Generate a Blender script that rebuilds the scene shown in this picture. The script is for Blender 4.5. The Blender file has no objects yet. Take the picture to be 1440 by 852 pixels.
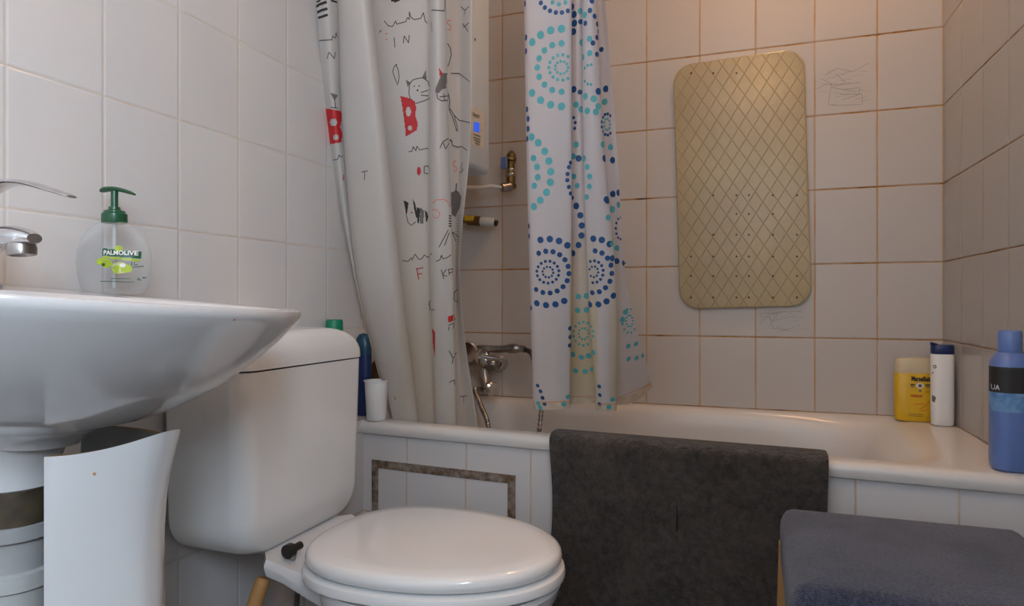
import bpy, math, random
from math import sin, cos, tan, pi, radians, sqrt, atan
from mathutils import Vector, Matrix
from mathutils.bvhtree import BVHTree
from mathutils.geometry import tessellate_polygon

random.seed(7)
scene = bpy.context.scene
COL = scene.collection
V = Vector

# ------------------------------------------------------------------ camera
EYE = V((0, 0, 0.87))
YAW = radians(19.7)
FPX = 950.0
cam_d = bpy.data.cameras.new('camera')
cam_d.sensor_fit = 'HORIZONTAL'; cam_d.sensor_width = 36.0
cam_d.lens = FPX / 1440 * 36
cam_d.clip_start = 0.02
cam = bpy.data.objects.new('camera', cam_d); COL.objects.link(cam)
cam.location = EYE; cam.rotation_euler = (pi / 2, 0, YAW)
scene.camera = cam

# ------------------------------------------------------------------ light and exposure
LAMP_POS = V((0.02, 0.28, 2.24)); LAMP_STRENGTH = 30.0
SPOT_POS = V((0.10, 1.70, 2.33)); SPOT_STRENGTH = 112.0
DAY_POWER = 78.0
WORLD_STRENGTH = 1.0
scene.view_settings.view_transform = 'Standard'
scene.view_settings.look = 'None'
scene.view_settings.gamma = 1.0
scene.view_settings.use_curve_mapping = False
scene.view_settings.exposure = 0.0
world = bpy.data.worlds.new('world'); scene.world = world
world.use_nodes = True
bg = world.node_tree.nodes['Background']
bg.inputs[0].default_value = (0.55, 0.72, 1.0, 1); bg.inputs[1].default_value = WORLD_STRENGTH
WIN = (-1.08, -0.42, 1.18, 2.02)      # window in the right wall, behind the camera: y0 y1 z0 z1
REAR = -1.25
al = bpy.data.lights.new('daylight', 'AREA'); al.shape = 'RECTANGLE'
al.size = WIN[3] - WIN[2]; al.size_y = WIN[1] - WIN[0]; al.energy = DAY_POWER
al.color = (0.76, 0.89, 1.0)
alo = bpy.data.objects.new('daylight', al); COL.objects.link(alo)
alo.location = (0.66, (WIN[0] + WIN[1]) / 2, (WIN[2] + WIN[3]) / 2)
alo.rotation_euler = (0, radians(90), 0)
al.cycles.max_bounces = 12

# ------------------------------------------------------------------ measuring helpers
FWD = V((-sin(YAW), cos(YAW), 0)); RGT = V((cos(YAW), sin(YAW), 0)); UP = V((0, 0, 1))
def ray(px, py): return FWD + RGT * ((px - 720) / FPX) + UP * ((426 - py) / FPX)
def atY(px, py, Y):
    d = ray(px, py); return EYE + d * (Y / d.y)
def atX(px, py, X):
    d = ray(px, py); return EYE + d * (X / d.x)

# ------------------------------------------------------------------ materials
MATS = {}
def nodes_of(m):
    m.use_nodes = True
    return m.node_tree.nodes, m.node_tree.links, m.node_tree.nodes['Principled BSDF']
def mat(name, color, rough=0.5, metal=0.0, var=0.0, vscale=8.0, bump=0.0, bscale=40.0, coat=0.0, spec=0.5, color2=None, sheen=0.0, stretch=None, bdist=0.002):
    m = bpy.data.materials.new(name); n, l, b = nodes_of(m)
    b.inputs['Roughness'].default_value = rough
    b.inputs['Metallic'].default_value = metal
    b.inputs['Specular IOR Level'].default_value = spec
    b.inputs['Coat Weight'].default_value = coat
    b.inputs['Coat Roughness'].default_value = 0.05
    if sheen: b.inputs['Sheen Weight'].default_value = sheen
    tc = n.new('ShaderNodeTexCoord'); src = tc.outputs['Object']
    if stretch:
        mp = n.new('ShaderNodeMapping'); mp.inputs['Scale'].default_value = stretch
        l.new(src, mp.inputs['Vector']); src = mp.outputs['Vector']
    nz = n.new('ShaderNodeTexNoise'); nz.inputs['Scale'].default_value = vscale; nz.inputs['Detail'].default_value = 5
    l.new(src, nz.inputs['Vector'])
    mx = n.new('ShaderNodeMix'); mx.data_type = 'RGBA'
    c = V(color[:3])
    c2 = V(color2) if color2 else c * (1 - var)
    mx.inputs[6].default_value = (*c, 1); mx.inputs[7].default_value = (*c2, 1)
    mr = n.new('ShaderNodeMapRange'); mr.inputs[1].default_value = 0.35; mr.inputs[2].default_value = 0.68
    l.new(nz.outputs['Fac'], mr.inputs[0]); l.new(mr.outputs[0], mx.inputs[0])
    l.new(mx.outputs[2], b.inputs['Base Color'])
    if bump:
        nb = n.new('ShaderNodeTexNoise'); nb.inputs['Scale'].default_value = bscale; nb.inputs['Detail'].default_value = 3
        l.new(src, nb.inputs['Vector'])
        bp = n.new('ShaderNodeBump'); bp.inputs['Strength'].default_value = bump; bp.inputs['Distance'].default_value = bdist
        l.new(nb.outputs['Fac'], bp.inputs['Height']); l.new(bp.outputs[0], b.inputs['Normal'])
    MATS[name] = m
    return m

def mth(n, l, op, a, b=None, c=None):
    x = n.new('ShaderNodeMath'); x.operation = op
    for i, s in enumerate((a, b, c)):
        if s is None: continue
        if isinstance(s, (int, float)): x.inputs[i].default_value = s
        else: l.new(s, x.inputs[i])
    return x.outputs[0]

def tile_mat(name, axis, u0, uw, v0, vh, tile, gh, gv, gw=0.0022, mould=0.4, rough=0.22, tint2=None):
    """glazed wall tiles laid out in real world metres along one wall"""
    m = bpy.data.materials.new(name); n, l, b = nodes_of(m)
    geo = n.new('ShaderNodeNewGeometry'); sp = n.new('ShaderNodeSeparateXYZ'); l.new(geo.outputs['Position'], sp.inputs[0])
    P = sp.outputs[{'X': 0, 'Y': 1}[axis]]; Z = sp.outputs[2 if axis != 'F' else 1]
    wob = n.new('ShaderNodeTexNoise'); wob.inputs['Scale'].default_value = 3.0; l.new(geo.outputs['Position'], wob.inputs['Vector'])
    fine = n.new('ShaderNodeTexNoise'); fine.inputs['Scale'].default_value = 55.0; fine.inputs['Detail'].default_value = 4; l.new(geo.outputs['Position'], fine.inputs['Vector'])
    mid = n.new('ShaderNodeTexNoise'); mid.inputs['Scale'].default_value = 9.0; mid.inputs['Detail'].default_value = 5; l.new(geo.outputs['Position'], mid.inputs['Vector'])
    def line(coord, o, w):
        u = mth(n, l, 'DIVIDE', mth(n, l, 'SUBTRACT', coord, o), w)
        f = mth(n, l, 'FRACT', u)
        d = mth(n, l, 'ABSOLUTE', mth(n, l, 'SUBTRACT', f, 0.5))
        return mth(n, l, 'MULTIPLY', mth(n, l, 'SUBTRACT', 0.5, d), w), mth(n, l, 'FLOOR', u)
    du, iu = line(P, u0, uw); dv, iv = line(Z, v0, vh)
    jit = mth(n, l, 'MULTIPLY', mth(n, l, 'SUBTRACT', fine.outputs['Fac'], 0.5), 0.0022)
    def mask(d, w):
        mr = n.new('ShaderNodeMapRange'); mr.interpolation_type = 'SMOOTHSTEP'
        l.new(mth(n, l, 'ADD', d, jit), mr.inputs[0])
        mr.inputs[1].default_value = w * 0.45; mr.inputs[2].default_value = w
        mr.inputs[3].default_value = 1; mr.inputs[4].default_value = 0
        return mr.outputs[0]
    mu = mask(du, gw); mv = mask(dv, gw)
    # per tile variation
    cb = n.new('ShaderNodeCombineXYZ'); l.new(iu, cb.inputs[0]); l.new(iv, cb.inputs[1])
    wn = n.new('ShaderNodeTexWhiteNoise'); l.new(cb.outputs[0], wn.inputs['Vector'])
    t = n.new('ShaderNodeMix'); t.data_type = 'RGBA'
    t.inputs[6].default_value = (*tile, 1)
    t.inputs[7].default_value = (*(tint2 or tuple(x * 0.9 for x in tile)), 1)
    l.new(mth(n, l, 'ADD', mth(n, l, 'MULTIPLY', wn.outputs['Value'], 0.5), mth(n, l, 'MULTIPLY', wob.outputs['Fac'], 0.5)), t.inputs[0])
    def over(prev, fac, col):
        x = n.new('ShaderNodeMix'); x.data_type = 'RGBA'
        l.new(fac, x.inputs[0]); l.new(prev, x.inputs[6]); x.inputs[7].default_value = (*col, 1)
        return x.outputs[2]
    stain = n.new('ShaderNodeMapRange'); l.new(mid.outputs['Fac'], stain.inputs[0])
    stain.inputs[1].default_value = 0.3; stain.inputs[2].default_value = 0.62; stain.inputs[3].default_value = 0.45; stain.inputs[4].default_value = 1.0
    c = over(t.outputs[2], mth(n, l, 'MULTIPLY', mu, mth(n, l, 'MULTIPLY', stain.outputs[0], 0.85)), gv)
    c = over(c, mth(n, l, 'MULTIPLY', mv, stain.outputs[0]), gh)
    g = mth(n, l, 'MAXIMUM', mu, mv)
    md = n.new('ShaderNodeMapRange'); l.new(mid.outputs['Fac'], md.inputs[0])
    md.inputs[1].default_value = 0.60; md.inputs[2].default_value = 0.68; md.inputs[3].default_value = 0; md.inputs[4].default_value = mould
    c = over(c, mth(n, l, 'MULTIPLY', mv, md.outputs[0]), (0.03, 0.022, 0.015))
    l.new(c, b.inputs['Base Color'])
    rr = n.new('ShaderNodeMapRange'); l.new(g, rr.inputs[0]); rr.inputs[3].default_value = rough; rr.inputs[4].default_value = 0.85
    l.new(rr.outputs[0], b.inputs['Roughness'])
    hm = n.new('ShaderNodeMapRange'); hm.interpolation_type = 'SMOOTHSTEP'
    l.new(mth(n, l, 'MINIMUM', du, dv), hm.inputs[0]); hm.inputs[1].default_value = 0.0005; hm.inputs[2].default_value = 0.0045
    h = mth(n, l, 'ADD', hm.outputs[0], mth(n, l, 'MULTIPLY', wob.outputs['Fac'], 1.6))
    bp = n.new('ShaderNodeBump'); bp.inputs['Strength'].default_value = 0.5; bp.inputs['Distance'].default_value = 0.0013
    l.new(h, bp.inputs['Height']); l.new(bp.outputs[0], b.inputs['Normal'])
    MATS[name] = m
    return m

def cloth_mat(name, col, col2, trans=0.4, stain=(0.55, 0.45, 0.2)):
    m = bpy.data.materials.new(name); n, l, b = nodes_of(m)
    out = n['Material Output']
    b.inputs['Roughness'].default_value = 0.42
    tc = n.new('ShaderNodeNewGeometry')
    nz = n.new('ShaderNodeTexNoise'); nz.inputs['Scale'].default_value = 7; nz.inputs['Detail'].default_value = 4
    l.new(tc.outputs['Position'], nz.inputs['Vector'])
    mx = n.new('ShaderNodeMix'); mx.data_type = 'RGBA'; mx.inputs[6].default_value = (*col, 1); mx.inputs[7].default_value = (*col2, 1)
    l.new(nz.outputs['Fac'], mx.inputs[0])
    at = n.new('ShaderNodeAttribute'); at.attribute_name = 'soap_stain'
    m2 = n.new('ShaderNodeMix'); m2.data_type = 'RGBA'; m2.inputs[7].default_value = (*stain, 1)
    l.new(mth(n, l, 'MULTIPLY', at.outputs['Fac'], mth(n, l, 'ADD', nz.outputs['Fac'], 0.3)), m2.inputs[0]); l.new(mx.outputs[2], m2.inputs[6])
    l.new(m2.outputs[2], b.inputs['Base Color'])
    tr = n.new('ShaderNodeBsdfTranslucent'); l.new(m2.outputs[2], tr.inputs[0])
    sh = n.new('ShaderNodeMixShader'); sh.inputs[0].default_value = trans
    l.new(b.outputs[0], sh.inputs[1]); l.new(tr.outputs[0], sh.inputs[2]); l.new(sh.outputs[0], out.inputs[0])
    wv = n.new('ShaderNodeTexNoise'); wv.inputs['Scale'].default_value = 60
    l.new(tc.outputs['Position'], wv.inputs['Vector'])
    bp = n.new('ShaderNodeBump'); bp.inputs['Strength'].default_value = 0.25; bp.inputs['Distance'].default_value = 0.001
    l.new(wv.outputs['Fac'], bp.inputs['Height']); l.new(bp.outputs[0], b.inputs['Normal'])
    MATS[name] = m
    return m

def clear_mat(name, tint, gloss=0.12, rough=0.06):
    m = bpy.data.materials.new(name); n, l, b = nodes_of(m)
    out = n['Material Output']
    lw = n.new('ShaderNodeLayerWeight'); lw.inputs[0].default_value = 0.35
    tb = n.new('ShaderNodeBsdfTransparent'); tb.inputs[0].default_value = (*tint, 1)
    b.inputs['Base Color'].default_value = (0.75, 0.77, 0.78, 1); b.inputs['Roughness'].default_value = rough
    sh = n.new('ShaderNodeMixShader')
    mr = n.new('ShaderNodeMapRange'); l.new(lw.outputs['Facing'], mr.inputs[0]); mr.inputs[3].default_value = gloss; mr.inputs[4].default_value = min(1, gloss + 0.5)
    l.new(mr.outputs[0], sh.inputs[0]); l.new(tb.outputs[0], sh.inputs[1]); l.new(b.outputs[0], sh.inputs[2])
    l.new(sh.outputs[0], out.inputs[0]); MATS[name] = m
    return m

def emit_mat(name, col, s):
    m = bpy.data.materials.new(name); n, l, b = nodes_of(m)
    b.inputs['Base Color'].default_value = (*col, 1)
    b.inputs['Emission Color'].default_value = (*col, 1); b.inputs['Emission Strength'].default_value = s
    MATS[name] = m
    return m

WT = (0.70, 0.655, 0.64)
tile_mat('tiles_left', 'Y', 0.651, 0.151, 1.003, 0.2, (0.70, 0.685, 0.68), (0.58, 0.49, 0.39), (0.64, 0.58, 0.51), gw=0.0016, mould=0.05, rough=0.16)
tile_mat('tiles_back', 'X', 0.457, 0.1508, 0.775, 0.2005, (0.57, 0.53, 0.495), (0.36, 0.17, 0.03), (0.50, 0.27, 0.08), gw=0.0030, mould=0.9, rough=0.36)
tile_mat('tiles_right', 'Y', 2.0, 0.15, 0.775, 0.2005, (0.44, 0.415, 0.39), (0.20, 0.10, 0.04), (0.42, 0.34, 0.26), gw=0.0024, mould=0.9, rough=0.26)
tile_mat('tiles_bath', 'X', -0.475, 0.1635, 0.345, 0.2, (0.68, 0.66, 0.66), (0.42, 0.25, 0.12), (0.50, 0.36, 0.22), gw=0.0022, mould=0.5, rough=0.2)
tile_mat('floor_tiles', 'X', 0.0, 0.2, 0.0, 5.0, (0.16, 0.15, 0.15), (0.06, 0.055, 0.05), (0.06, 0.055, 0.05), gw=0.004, rough=0.4)
mat('plaster', (0.78, 0.76, 0.73), 0.9, bump=0.2, var=0.05)
mat('tub_enamel', (0.68, 0.66, 0.64), 0.30, var=0.06, vscale=4, coat=0.12)
mat('ceramic', (0.74, 0.74, 0.75), 0.13, var=0.03, vscale=3, coat=0.5)
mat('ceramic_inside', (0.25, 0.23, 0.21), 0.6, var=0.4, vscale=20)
mat('seat_plastic', (0.90, 0.91, 0.92), 0.16, var=0.02, coat=0.4)
mat('cistern_plastic', (0.83, 0.83, 0.82), 0.2, var=0.03, vscale=3, coat=0.3)
mat('chrome', (0.72, 0.72, 0.74), 0.12, 1.0, var=0.25, vscale=25)
mat('dull_chrome', (0.45, 0.42, 0.40), 0.28, 1.0, var=0.5, vscale=35)
mat('brass', (0.30, 0.20, 0.08), 0.4, 1.0, var=0.5, vscale=40)
mat('dark_metal', (0.06, 0.055, 0.05), 0.4, 0.6, var=0.4)
mat('rust', (0.13, 0.075, 0.04), 0.8, 0.2, color2=(0.36, 0.30, 0.26), vscale=60, bump=0.6, bscale=120)
mat('grey_plastic', (0.42, 0.42, 0.42), 0.4, var=0.15, vscale=20)
mat('pale_plastic', (0.55, 0.55, 0.54), 0.35, var=0.1, vscale=20)
mat('brown_pipe', (0.06, 0.045, 0.035), 0.45, 0.3, var=0.5, color2=(0.13, 0.10, 0.06), vscale=30)
mat('white_paint', (0.60, 0.69, 0.78), 0.28, var=0.03)
mat('panel_white', (0.62, 0.60, 0.53), 0.4, var=0.03)
mat('white_plastic', (0.80, 0.80, 0.79), 0.35, var=0.04)
mat('rubber_mat', (0.48, 0.395, 0.235), 0.26, var=0.14, vscale=6)
mat('wood', (0.50, 0.27, 0.10), 0.5, color2=(0.36, 0.18, 0.06), vscale=18, stretch=(1, 1, 0.12), bump=0.2)
mat('dark_wood', (0.20, 0.10, 0.04), 0.55, color2=(0.12, 0.06, 0.025), vscale=18, stretch=(1, 1, 0.12), bump=0.2)
mat('pump_green', (0.01, 0.085, 0.035), 0.3, var=0.1, coat=0.2)
mat('cap_green', (0.0, 0.22, 0.11), 0.4, var=0.1)
mat('navy_plastic', (0.01, 0.025, 0.11), 0.4, var=0.2)
mat('teal_plastic', (0.01, 0.07, 0.13), 0.3, var=0.4, vscale=30)
mat('amber_plastic', (0.10, 0.05, 0.015), 0.35, var=0.3)
mat('yellow_plastic', (0.72, 0.44, 0.015), 0.35, var=0.1, vscale=12)
mat('cream_plastic', (0.60, 0.50, 0.33), 0.35, var=0.05)
mat('blue_plastic', (0.13, 0.21, 0.49), 0.36, var=0.1)
mat('blue_cap', (0.14, 0.23, 0.52), 0.36, var=0.06)
mat('tan_paper', (0.42, 0.26, 0.12), 0.8, var=0.2)
mat('ink_black', (0.022, 0.02, 0.02), 0.6)
mat('ink_dark', (0.07, 0.06, 0.055), 0.6)
mat('ink_grey', (0.16, 0.14, 0.13), 0.7)
mat('pencil', (0.34, 0.29, 0.26), 0.7)
mat('ink_red', (0.50, 0.015, 0.02), 0.5)
mat('ink_rose', (0.75, 0.25, 0.22), 0.5)
mat('ink_white', (0.80, 0.78, 0.76), 0.5)
mat('ink_teal', (0.09, 0.42, 0.47), 0.5, var=0.1)
mat('ink_navy', (0.01, 0.075, 0.23), 0.5, var=0.1)
mat('label_green', (0.01, 0.10, 0.05), 0.4)
mat('label_lime', (0.42, 0.55, 0.04), 0.4, var=0.4, vscale=60)
mat('label_pale', (0.62, 0.66, 0.30), 0.4, var=0.4, vscale=60)
mat('label_orange', (0.70, 0.20, 0.02), 0.5)
mat('label_blue', (0.03, 0.14, 0.38), 0.4, color2=(0.25, 0.45, 0.70), vscale=35)
mat('hem_fabric', (0.66, 0.54, 0.42), 0.8, var=0.2, vscale=50, bump=0.5, bscale=200)
mat('residue', (0.30, 0.26, 0.24), 0.8)
mat('hole_dark', (0.05, 0.035, 0.015), 0.8)
mat('stain_orange', (0.62, 0.30, 0.12), 0.5)
cloth_mat('print_cloth', (0.74, 0.72, 0.70), (0.70, 0.67, 0.64), 0.38)
cloth_mat('dot_cloth', (0.66, 0.64, 0.67), (0.60, 0.57, 0.60), 0.25)
clear_mat('clear_plastic', (0.95, 0.96, 0.97), 0.05, 0.06)
clear_mat('window_glass', (0.97, 0.98, 1.0), 0.03, 0.02)
emit_mat('lamp_glow', (1.0, 0.60, 0.33), LAMP_STRENGTH)
emit_mat('spot_glow', (1.0, 0.55, 0.26), SPOT_STRENGTH)
emit_mat('blue_screen', (0.02, 0.12, 0.9), 0.55)

# towelling and woven fabric
def pile_mat(name, c1, c2, scale, dist, weave=None, sheen=0.3):
    m = bpy.data.materials.new(name); n, l, b = nodes_of(m)
    tc = n.new('ShaderNodeTexCoord')
    b.inputs['Roughness'].default_value = 0.95; b.inputs['Specular IOR Level'].default_value = 0.1
    b.inputs['Sheen Weight'].default_value = sheen
    nz = n.new('ShaderNodeTexNoise'); nz.inputs['Scale'].default_value = scale; nz.inputs['Detail'].default_value = 6; nz.inputs['Roughness'].default_value = 0.7
    l.new(tc.outputs['Object'], nz.inputs['Vector'])
    big = n.new('ShaderNodeTexNoise'); big.inputs['Scale'].default_value = 9; big.inputs['Detail'].default_value = 4
    l.new(tc.outputs['Object'], big.inputs['Vector'])
    mx = n.new('ShaderNodeMix'); mx.data_type = 'RGBA'; mx.inputs[6].default_value = (*c1, 1); mx.inputs[7].default_value = (*c2, 1)
    f = mth(n, l, 'ADD', mth(n, l, 'MULTIPLY', nz.outputs['Fac'], 0.65), mth(n, l, 'MULTIPLY', big.outputs['Fac'], 0.35))
    mr = n.new('ShaderNodeMapRange'); l.new(f, mr.inputs[0]); mr.inputs[1].default_value = 0.38; mr.inputs[2].default_value = 0.62
    l.new(mr.outputs[0], mx.inputs[0]); l.new(mx.outputs[2], b.inputs['Base Color'])
    h = nz.outputs['Fac']
    if weave:
        w1 = n.new('ShaderNodeTexWave'); w1.inputs['Scale'].default_value = weave; w1.bands_direction = 'X'; w1.inputs['Distortion'].default_value = 1.5
        w2 = n.new('ShaderNodeTexWave'); w2.inputs['Scale'].default_value = weave; w2.bands_direction = 'Y'; w2.inputs['Distortion'].default_value = 1.5
        for w in (w1, w2): l.new(tc.outputs['Object'], w.inputs['Vector'])
        h = mth(n, l, 'ADD', h, mth(n, l, 'MULTIPLY', mth(n, l, 'ADD', w1.outputs['Fac'], w2.outputs['Fac']), 0.35))
    bp = n.new('ShaderNodeBump'); bp.inputs['Strength'].default_value = 1.0; bp.inputs['Distance'].default_value = dist
    l.new(h, bp.inputs['Height']); l.new(bp.outputs[0], b.inputs['Normal'])
    MATS[name] = m
pile_mat('towelling', (0.020, 0.0155, 0.013), (0.092, 0.074, 0.063), 62, 0.016, sheen=0.25)
pile_mat('navy_fabric', (0.030, 0.037, 0.066), (0.105, 0.118, 0.175), 240, 0.0012, weave=170, sheen=0.3)

# diamond pattern of the wall mat
m = MATS['rubber_mat']; n, l, b = nodes_of(m)
tc = n.new('ShaderNodeTexCoord'); sp = n.new('ShaderNodeSeparateXYZ'); l.new(tc.outputs['Object'], sp.inputs[0])
a_ = mth(n, l, 'DIVIDE', sp.outputs[0], 0.0385); c_ = mth(n, l, 'DIVIDE', sp.outputs[2], 0.060)
def tri(x):
    f = mth(n, l, 'FRACT', x); return mth(n, l, 'ABSOLUTE', mth(n, l, 'SUBTRACT', f, 0.5))
d1 = tri(mth(n, l, 'ADD', a_, c_)); d2 = tri(mth(n, l, 'SUBTRACT', a_, c_))
dm = mth(n, l, 'MINIMUM', d1, d2)
gr = n.new('ShaderNodeMapRange'); gr.interpolation_type = 'SMOOTHSTEP'; l.new(dm, gr.inputs[0]); gr.inputs[1].default_value = 0.008; gr.inputs[2].default_value = 0.035
vo = n.new('ShaderNodeTexNoise'); vo.inputs['Scale'].default_value = 45; l.new(tc.outputs['Object'], vo.inputs['Vector'])
hh = mth(n, l, 'ADD', gr.outputs[0], mth(n, l, 'MULTIPLY', vo.outputs['Fac'], 1.0))
bp = n.new('ShaderNodeBump'); bp.inputs['Strength'].default_value = 0.8; bp.inputs['Distance'].default_value = 0.0016
l.new(hh, bp.inputs['Height']); l.new(bp.outputs[0], b.inputs['Normal'])
old = b.inputs['Base Color'].links[0].from_socket
mx = n.new('ShaderNodeMix'); mx.data_type = 'RGBA'; mx.inputs[6].default_value = (0.43, 0.35, 0.205, 1)
l.new(gr.outputs[0], mx.inputs[0]); l.new(old, mx.inputs[7]); l.new(mx.outputs[2], b.inputs['Base Color'])

# ------------------------------------------------------------------ mesh collecting
OFF = {}
class MB:
    def __init__(s): s.v = []; s.f = []; s.m = []; s.mats = []; s.attr = {}
    def mi(s, m):
        if m not in s.mats: s.mats.append(m)
        return s.mats.index(m)
    def add(s, vs, fs, m):
        o = len(s.v); k = s.mi(m)
        s.v += [V(p) for p in vs]
        for f in fs: s.f.append([i + o for i in f]); s.m.append(k)
        return o
    def build(s, name, parent=None, loc=None, sharp=40, smooth=True):
        me = bpy.data.meshes.new(name)
        off = V((0, 0, 0))
        if parent is not None: off = OFF.get(parent.name, V((0, 0, 0))).copy()
        if loc is not None: off = off + (V(loc) - off)
        me.from_pydata([tuple(p - off) for p in s.v], [], s.f)
        for m in s.mats: me.materials.append(MATS[m])
        me.polygons.foreach_set('material_index', s.m)
        if smooth:
            me.polygons.foreach_set('use_smooth', [True] * len(me.polygons))
            me.set_sharp_from_angle(angle=radians(sharp))
        me.validate(); me.update()
        o = bpy.data.objects.new(name, me); COL.objects.link(o)
        if parent is not None:
            o.parent = parent
            o.location = off - OFF.get(parent.name, V((0, 0, 0)))
        else: o.location = off
        OFF[o.name] = off
        return o

def tag(o, label=None, cat=None, group=None, kind=None):
    if label: o['label'] = label
    if cat: o['category'] = cat
    if group: o['group'] = group
    if kind: o['kind'] = kind
    return o
def thing(name, loc, label, cat, group=None):
    o = bpy.data.objects.new(name, None); COL.objects.link(o); o.location = loc
    o.empty_display_size = 0.05
    OFF[o.name] = V(loc); return tag(o, label, cat, group)

def box(mb, p0, p1, m, bev=0.0):
    x0, y0, z0 = p0; x1, y1, z1 = p1
    if bev <= 0:
        vs = [(x, y, z) for z in (z0, z1) for y in (y0, y1) for x in (x0, x1)]
        mb.add(vs, [(0, 2, 3, 1), (4, 5, 7, 6), (0, 1, 5, 4), (2, 6, 7, 3), (0, 4, 6, 2), (1, 3, 7, 5)], m)
    else:
        loops = []
        def rr(ins, z):
            pts = []; r = bev
            for cx, cy, a0 in ((x1 - r, y1 - r, 0), (x0 + r, y1 - r, 90), (x0 + r, y0 + r, 180), (x1 - r, y0 + r, 270)):
                for k in range(5):
                    a = radians(a0 + 22.5 * k); pts.append(V((cx + (r - ins) * cos(a), cy + (r - ins) * sin(a), z)))
            return pts
        for k in range(5):
            a = radians(22.5 * k); loops.append(rr(bev * (1 - sin(a)), z0 + bev * (1 - cos(a))))
        for k in range(5):
            a = radians(22.5 * k); loops.append(rr(bev * (1 - cos(a)), z1 - bev + bev * sin(a)))
        loft(mb, loops, m, True, True)

def loft(mb, loops, m, cap0=False, cap1=False, closed=True):
    N = len(loops[0]); vs = [p for L in loops for p in L]; fs = []
    R = N if closed else N - 1
    for i in range(len(loops) - 1):
        for j in range(R):
            k = (j + 1) % N
            fs.append((i * N + j, i * N + k, (i + 1) * N + k, (i + 1) * N + j))
    if cap0: fs.append(tuple(reversed(range(N))))
    if cap1: fs.append(tuple(range((len(loops) - 1) * N, len(loops) * N)))
    return mb.add(vs, fs, m)

def sel(cx, cy, a, b, z, e=2.0, N=48, a2=None, e2=None, rot=0.0):
    """superellipse loop; a2,e2: half axis and exponent on the -x side"""
    out = []
    for k in range(N):
        t = 2 * pi * k / N; c, s_ = cos(t), sin(t)
        aa, ee = (a, e) if c >= 0 or a2 is None else (a2, e2 or e)
        x = aa * (abs(c) ** (2 / ee)) * (1 if c >= 0 else -1)
        y = b * (abs(s_) ** (2 / ee)) * (1 if s_ >= 0 else -1)
        if rot: x, y = x * cos(rot) - y * sin(rot), x * sin(rot) + y * cos(rot)
        zz = z(cx + x, cy + y) if callable(z) else z
        out.append(V((cx + x, cy + y, zz)))
    return out

def cr(pts, n=8):
    """Catmull-Rom through points (tuples or Vectors)"""
    P = [V(p) for p in pts]; out = []
    for i in range(len(P) - 1):
        p1, p2 = P[i], P[i + 1]
        p0 = P[i - 1] if i else p1 * 2 - p2
        p3 = P[i + 2] if i + 2 < len(P) else p2 * 2 - p1
        for k in range(n):
            t = k / n
            out.append(0.5 * ((2 * p1) + (p2 - p0) * t + (2 * p0 - 5 * p1 + 4 * p2 - p3) * t * t + (3 * p1 - p0 - 3 * p2 + p3) * t ** 3))
    out.append(P[-1]); return out

def tube(mb, path, r, m, N=16, caps=True, flat=1.0):
    P = [V(p) for p in path]; loops = []
    rad = (lambda i: r[i]) if isinstance(r, (list, tuple)) else (lambda i: r)
    t0 = (P[1] - P[0]).normalized()
    ref = V((0, 0, 1)) if abs(t0.z) < 0.9 else V((1, 0, 0))
    nrm = (ref - t0 * ref.dot(t0)).normalized()
    for i, p in enumerate(P):
        t = (P[min(i + 1, len(P) - 1)] - P[max(i - 1, 0)])
        if t.length < 1e-9: t = t0.copy()
        t.normalize(); nrm = (nrm - t * nrm.dot(t)).normalized(); bn = t.cross(nrm)
        loops.append([p + nrm * (rad(i) * flat * cos(a)) + bn * (rad(i) * sin(a)) for a in [2 * pi * k / N for k in range(N)]])
    loft(mb, loops, m, caps, caps)

def lathe(mb, base, axis, prof, m, N=32, cap0=True, cap1=True):
    """prof: list of (r, h) along axis"""
    ax = V(axis).normalized(); ref = V((0, 0, 1)) if abs(ax.z) < 0.9 else V((1, 0, 0))
    u = (ref - ax * ref.dot(ax)).normalized(); w = ax.cross(u); base = V(base)
    loft(mb, [[base + ax * h + u * (r * cos(t)) + w * (r * sin(t)) for t in [2 * pi * k / N for k in range(N)]] for r, h in prof], m, cap0, cap1)

def bvh(mb, n0=0):
    return BVHTree.FromPolygons([tuple(p) for p in mb.v], mb.f[n0:])

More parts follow.
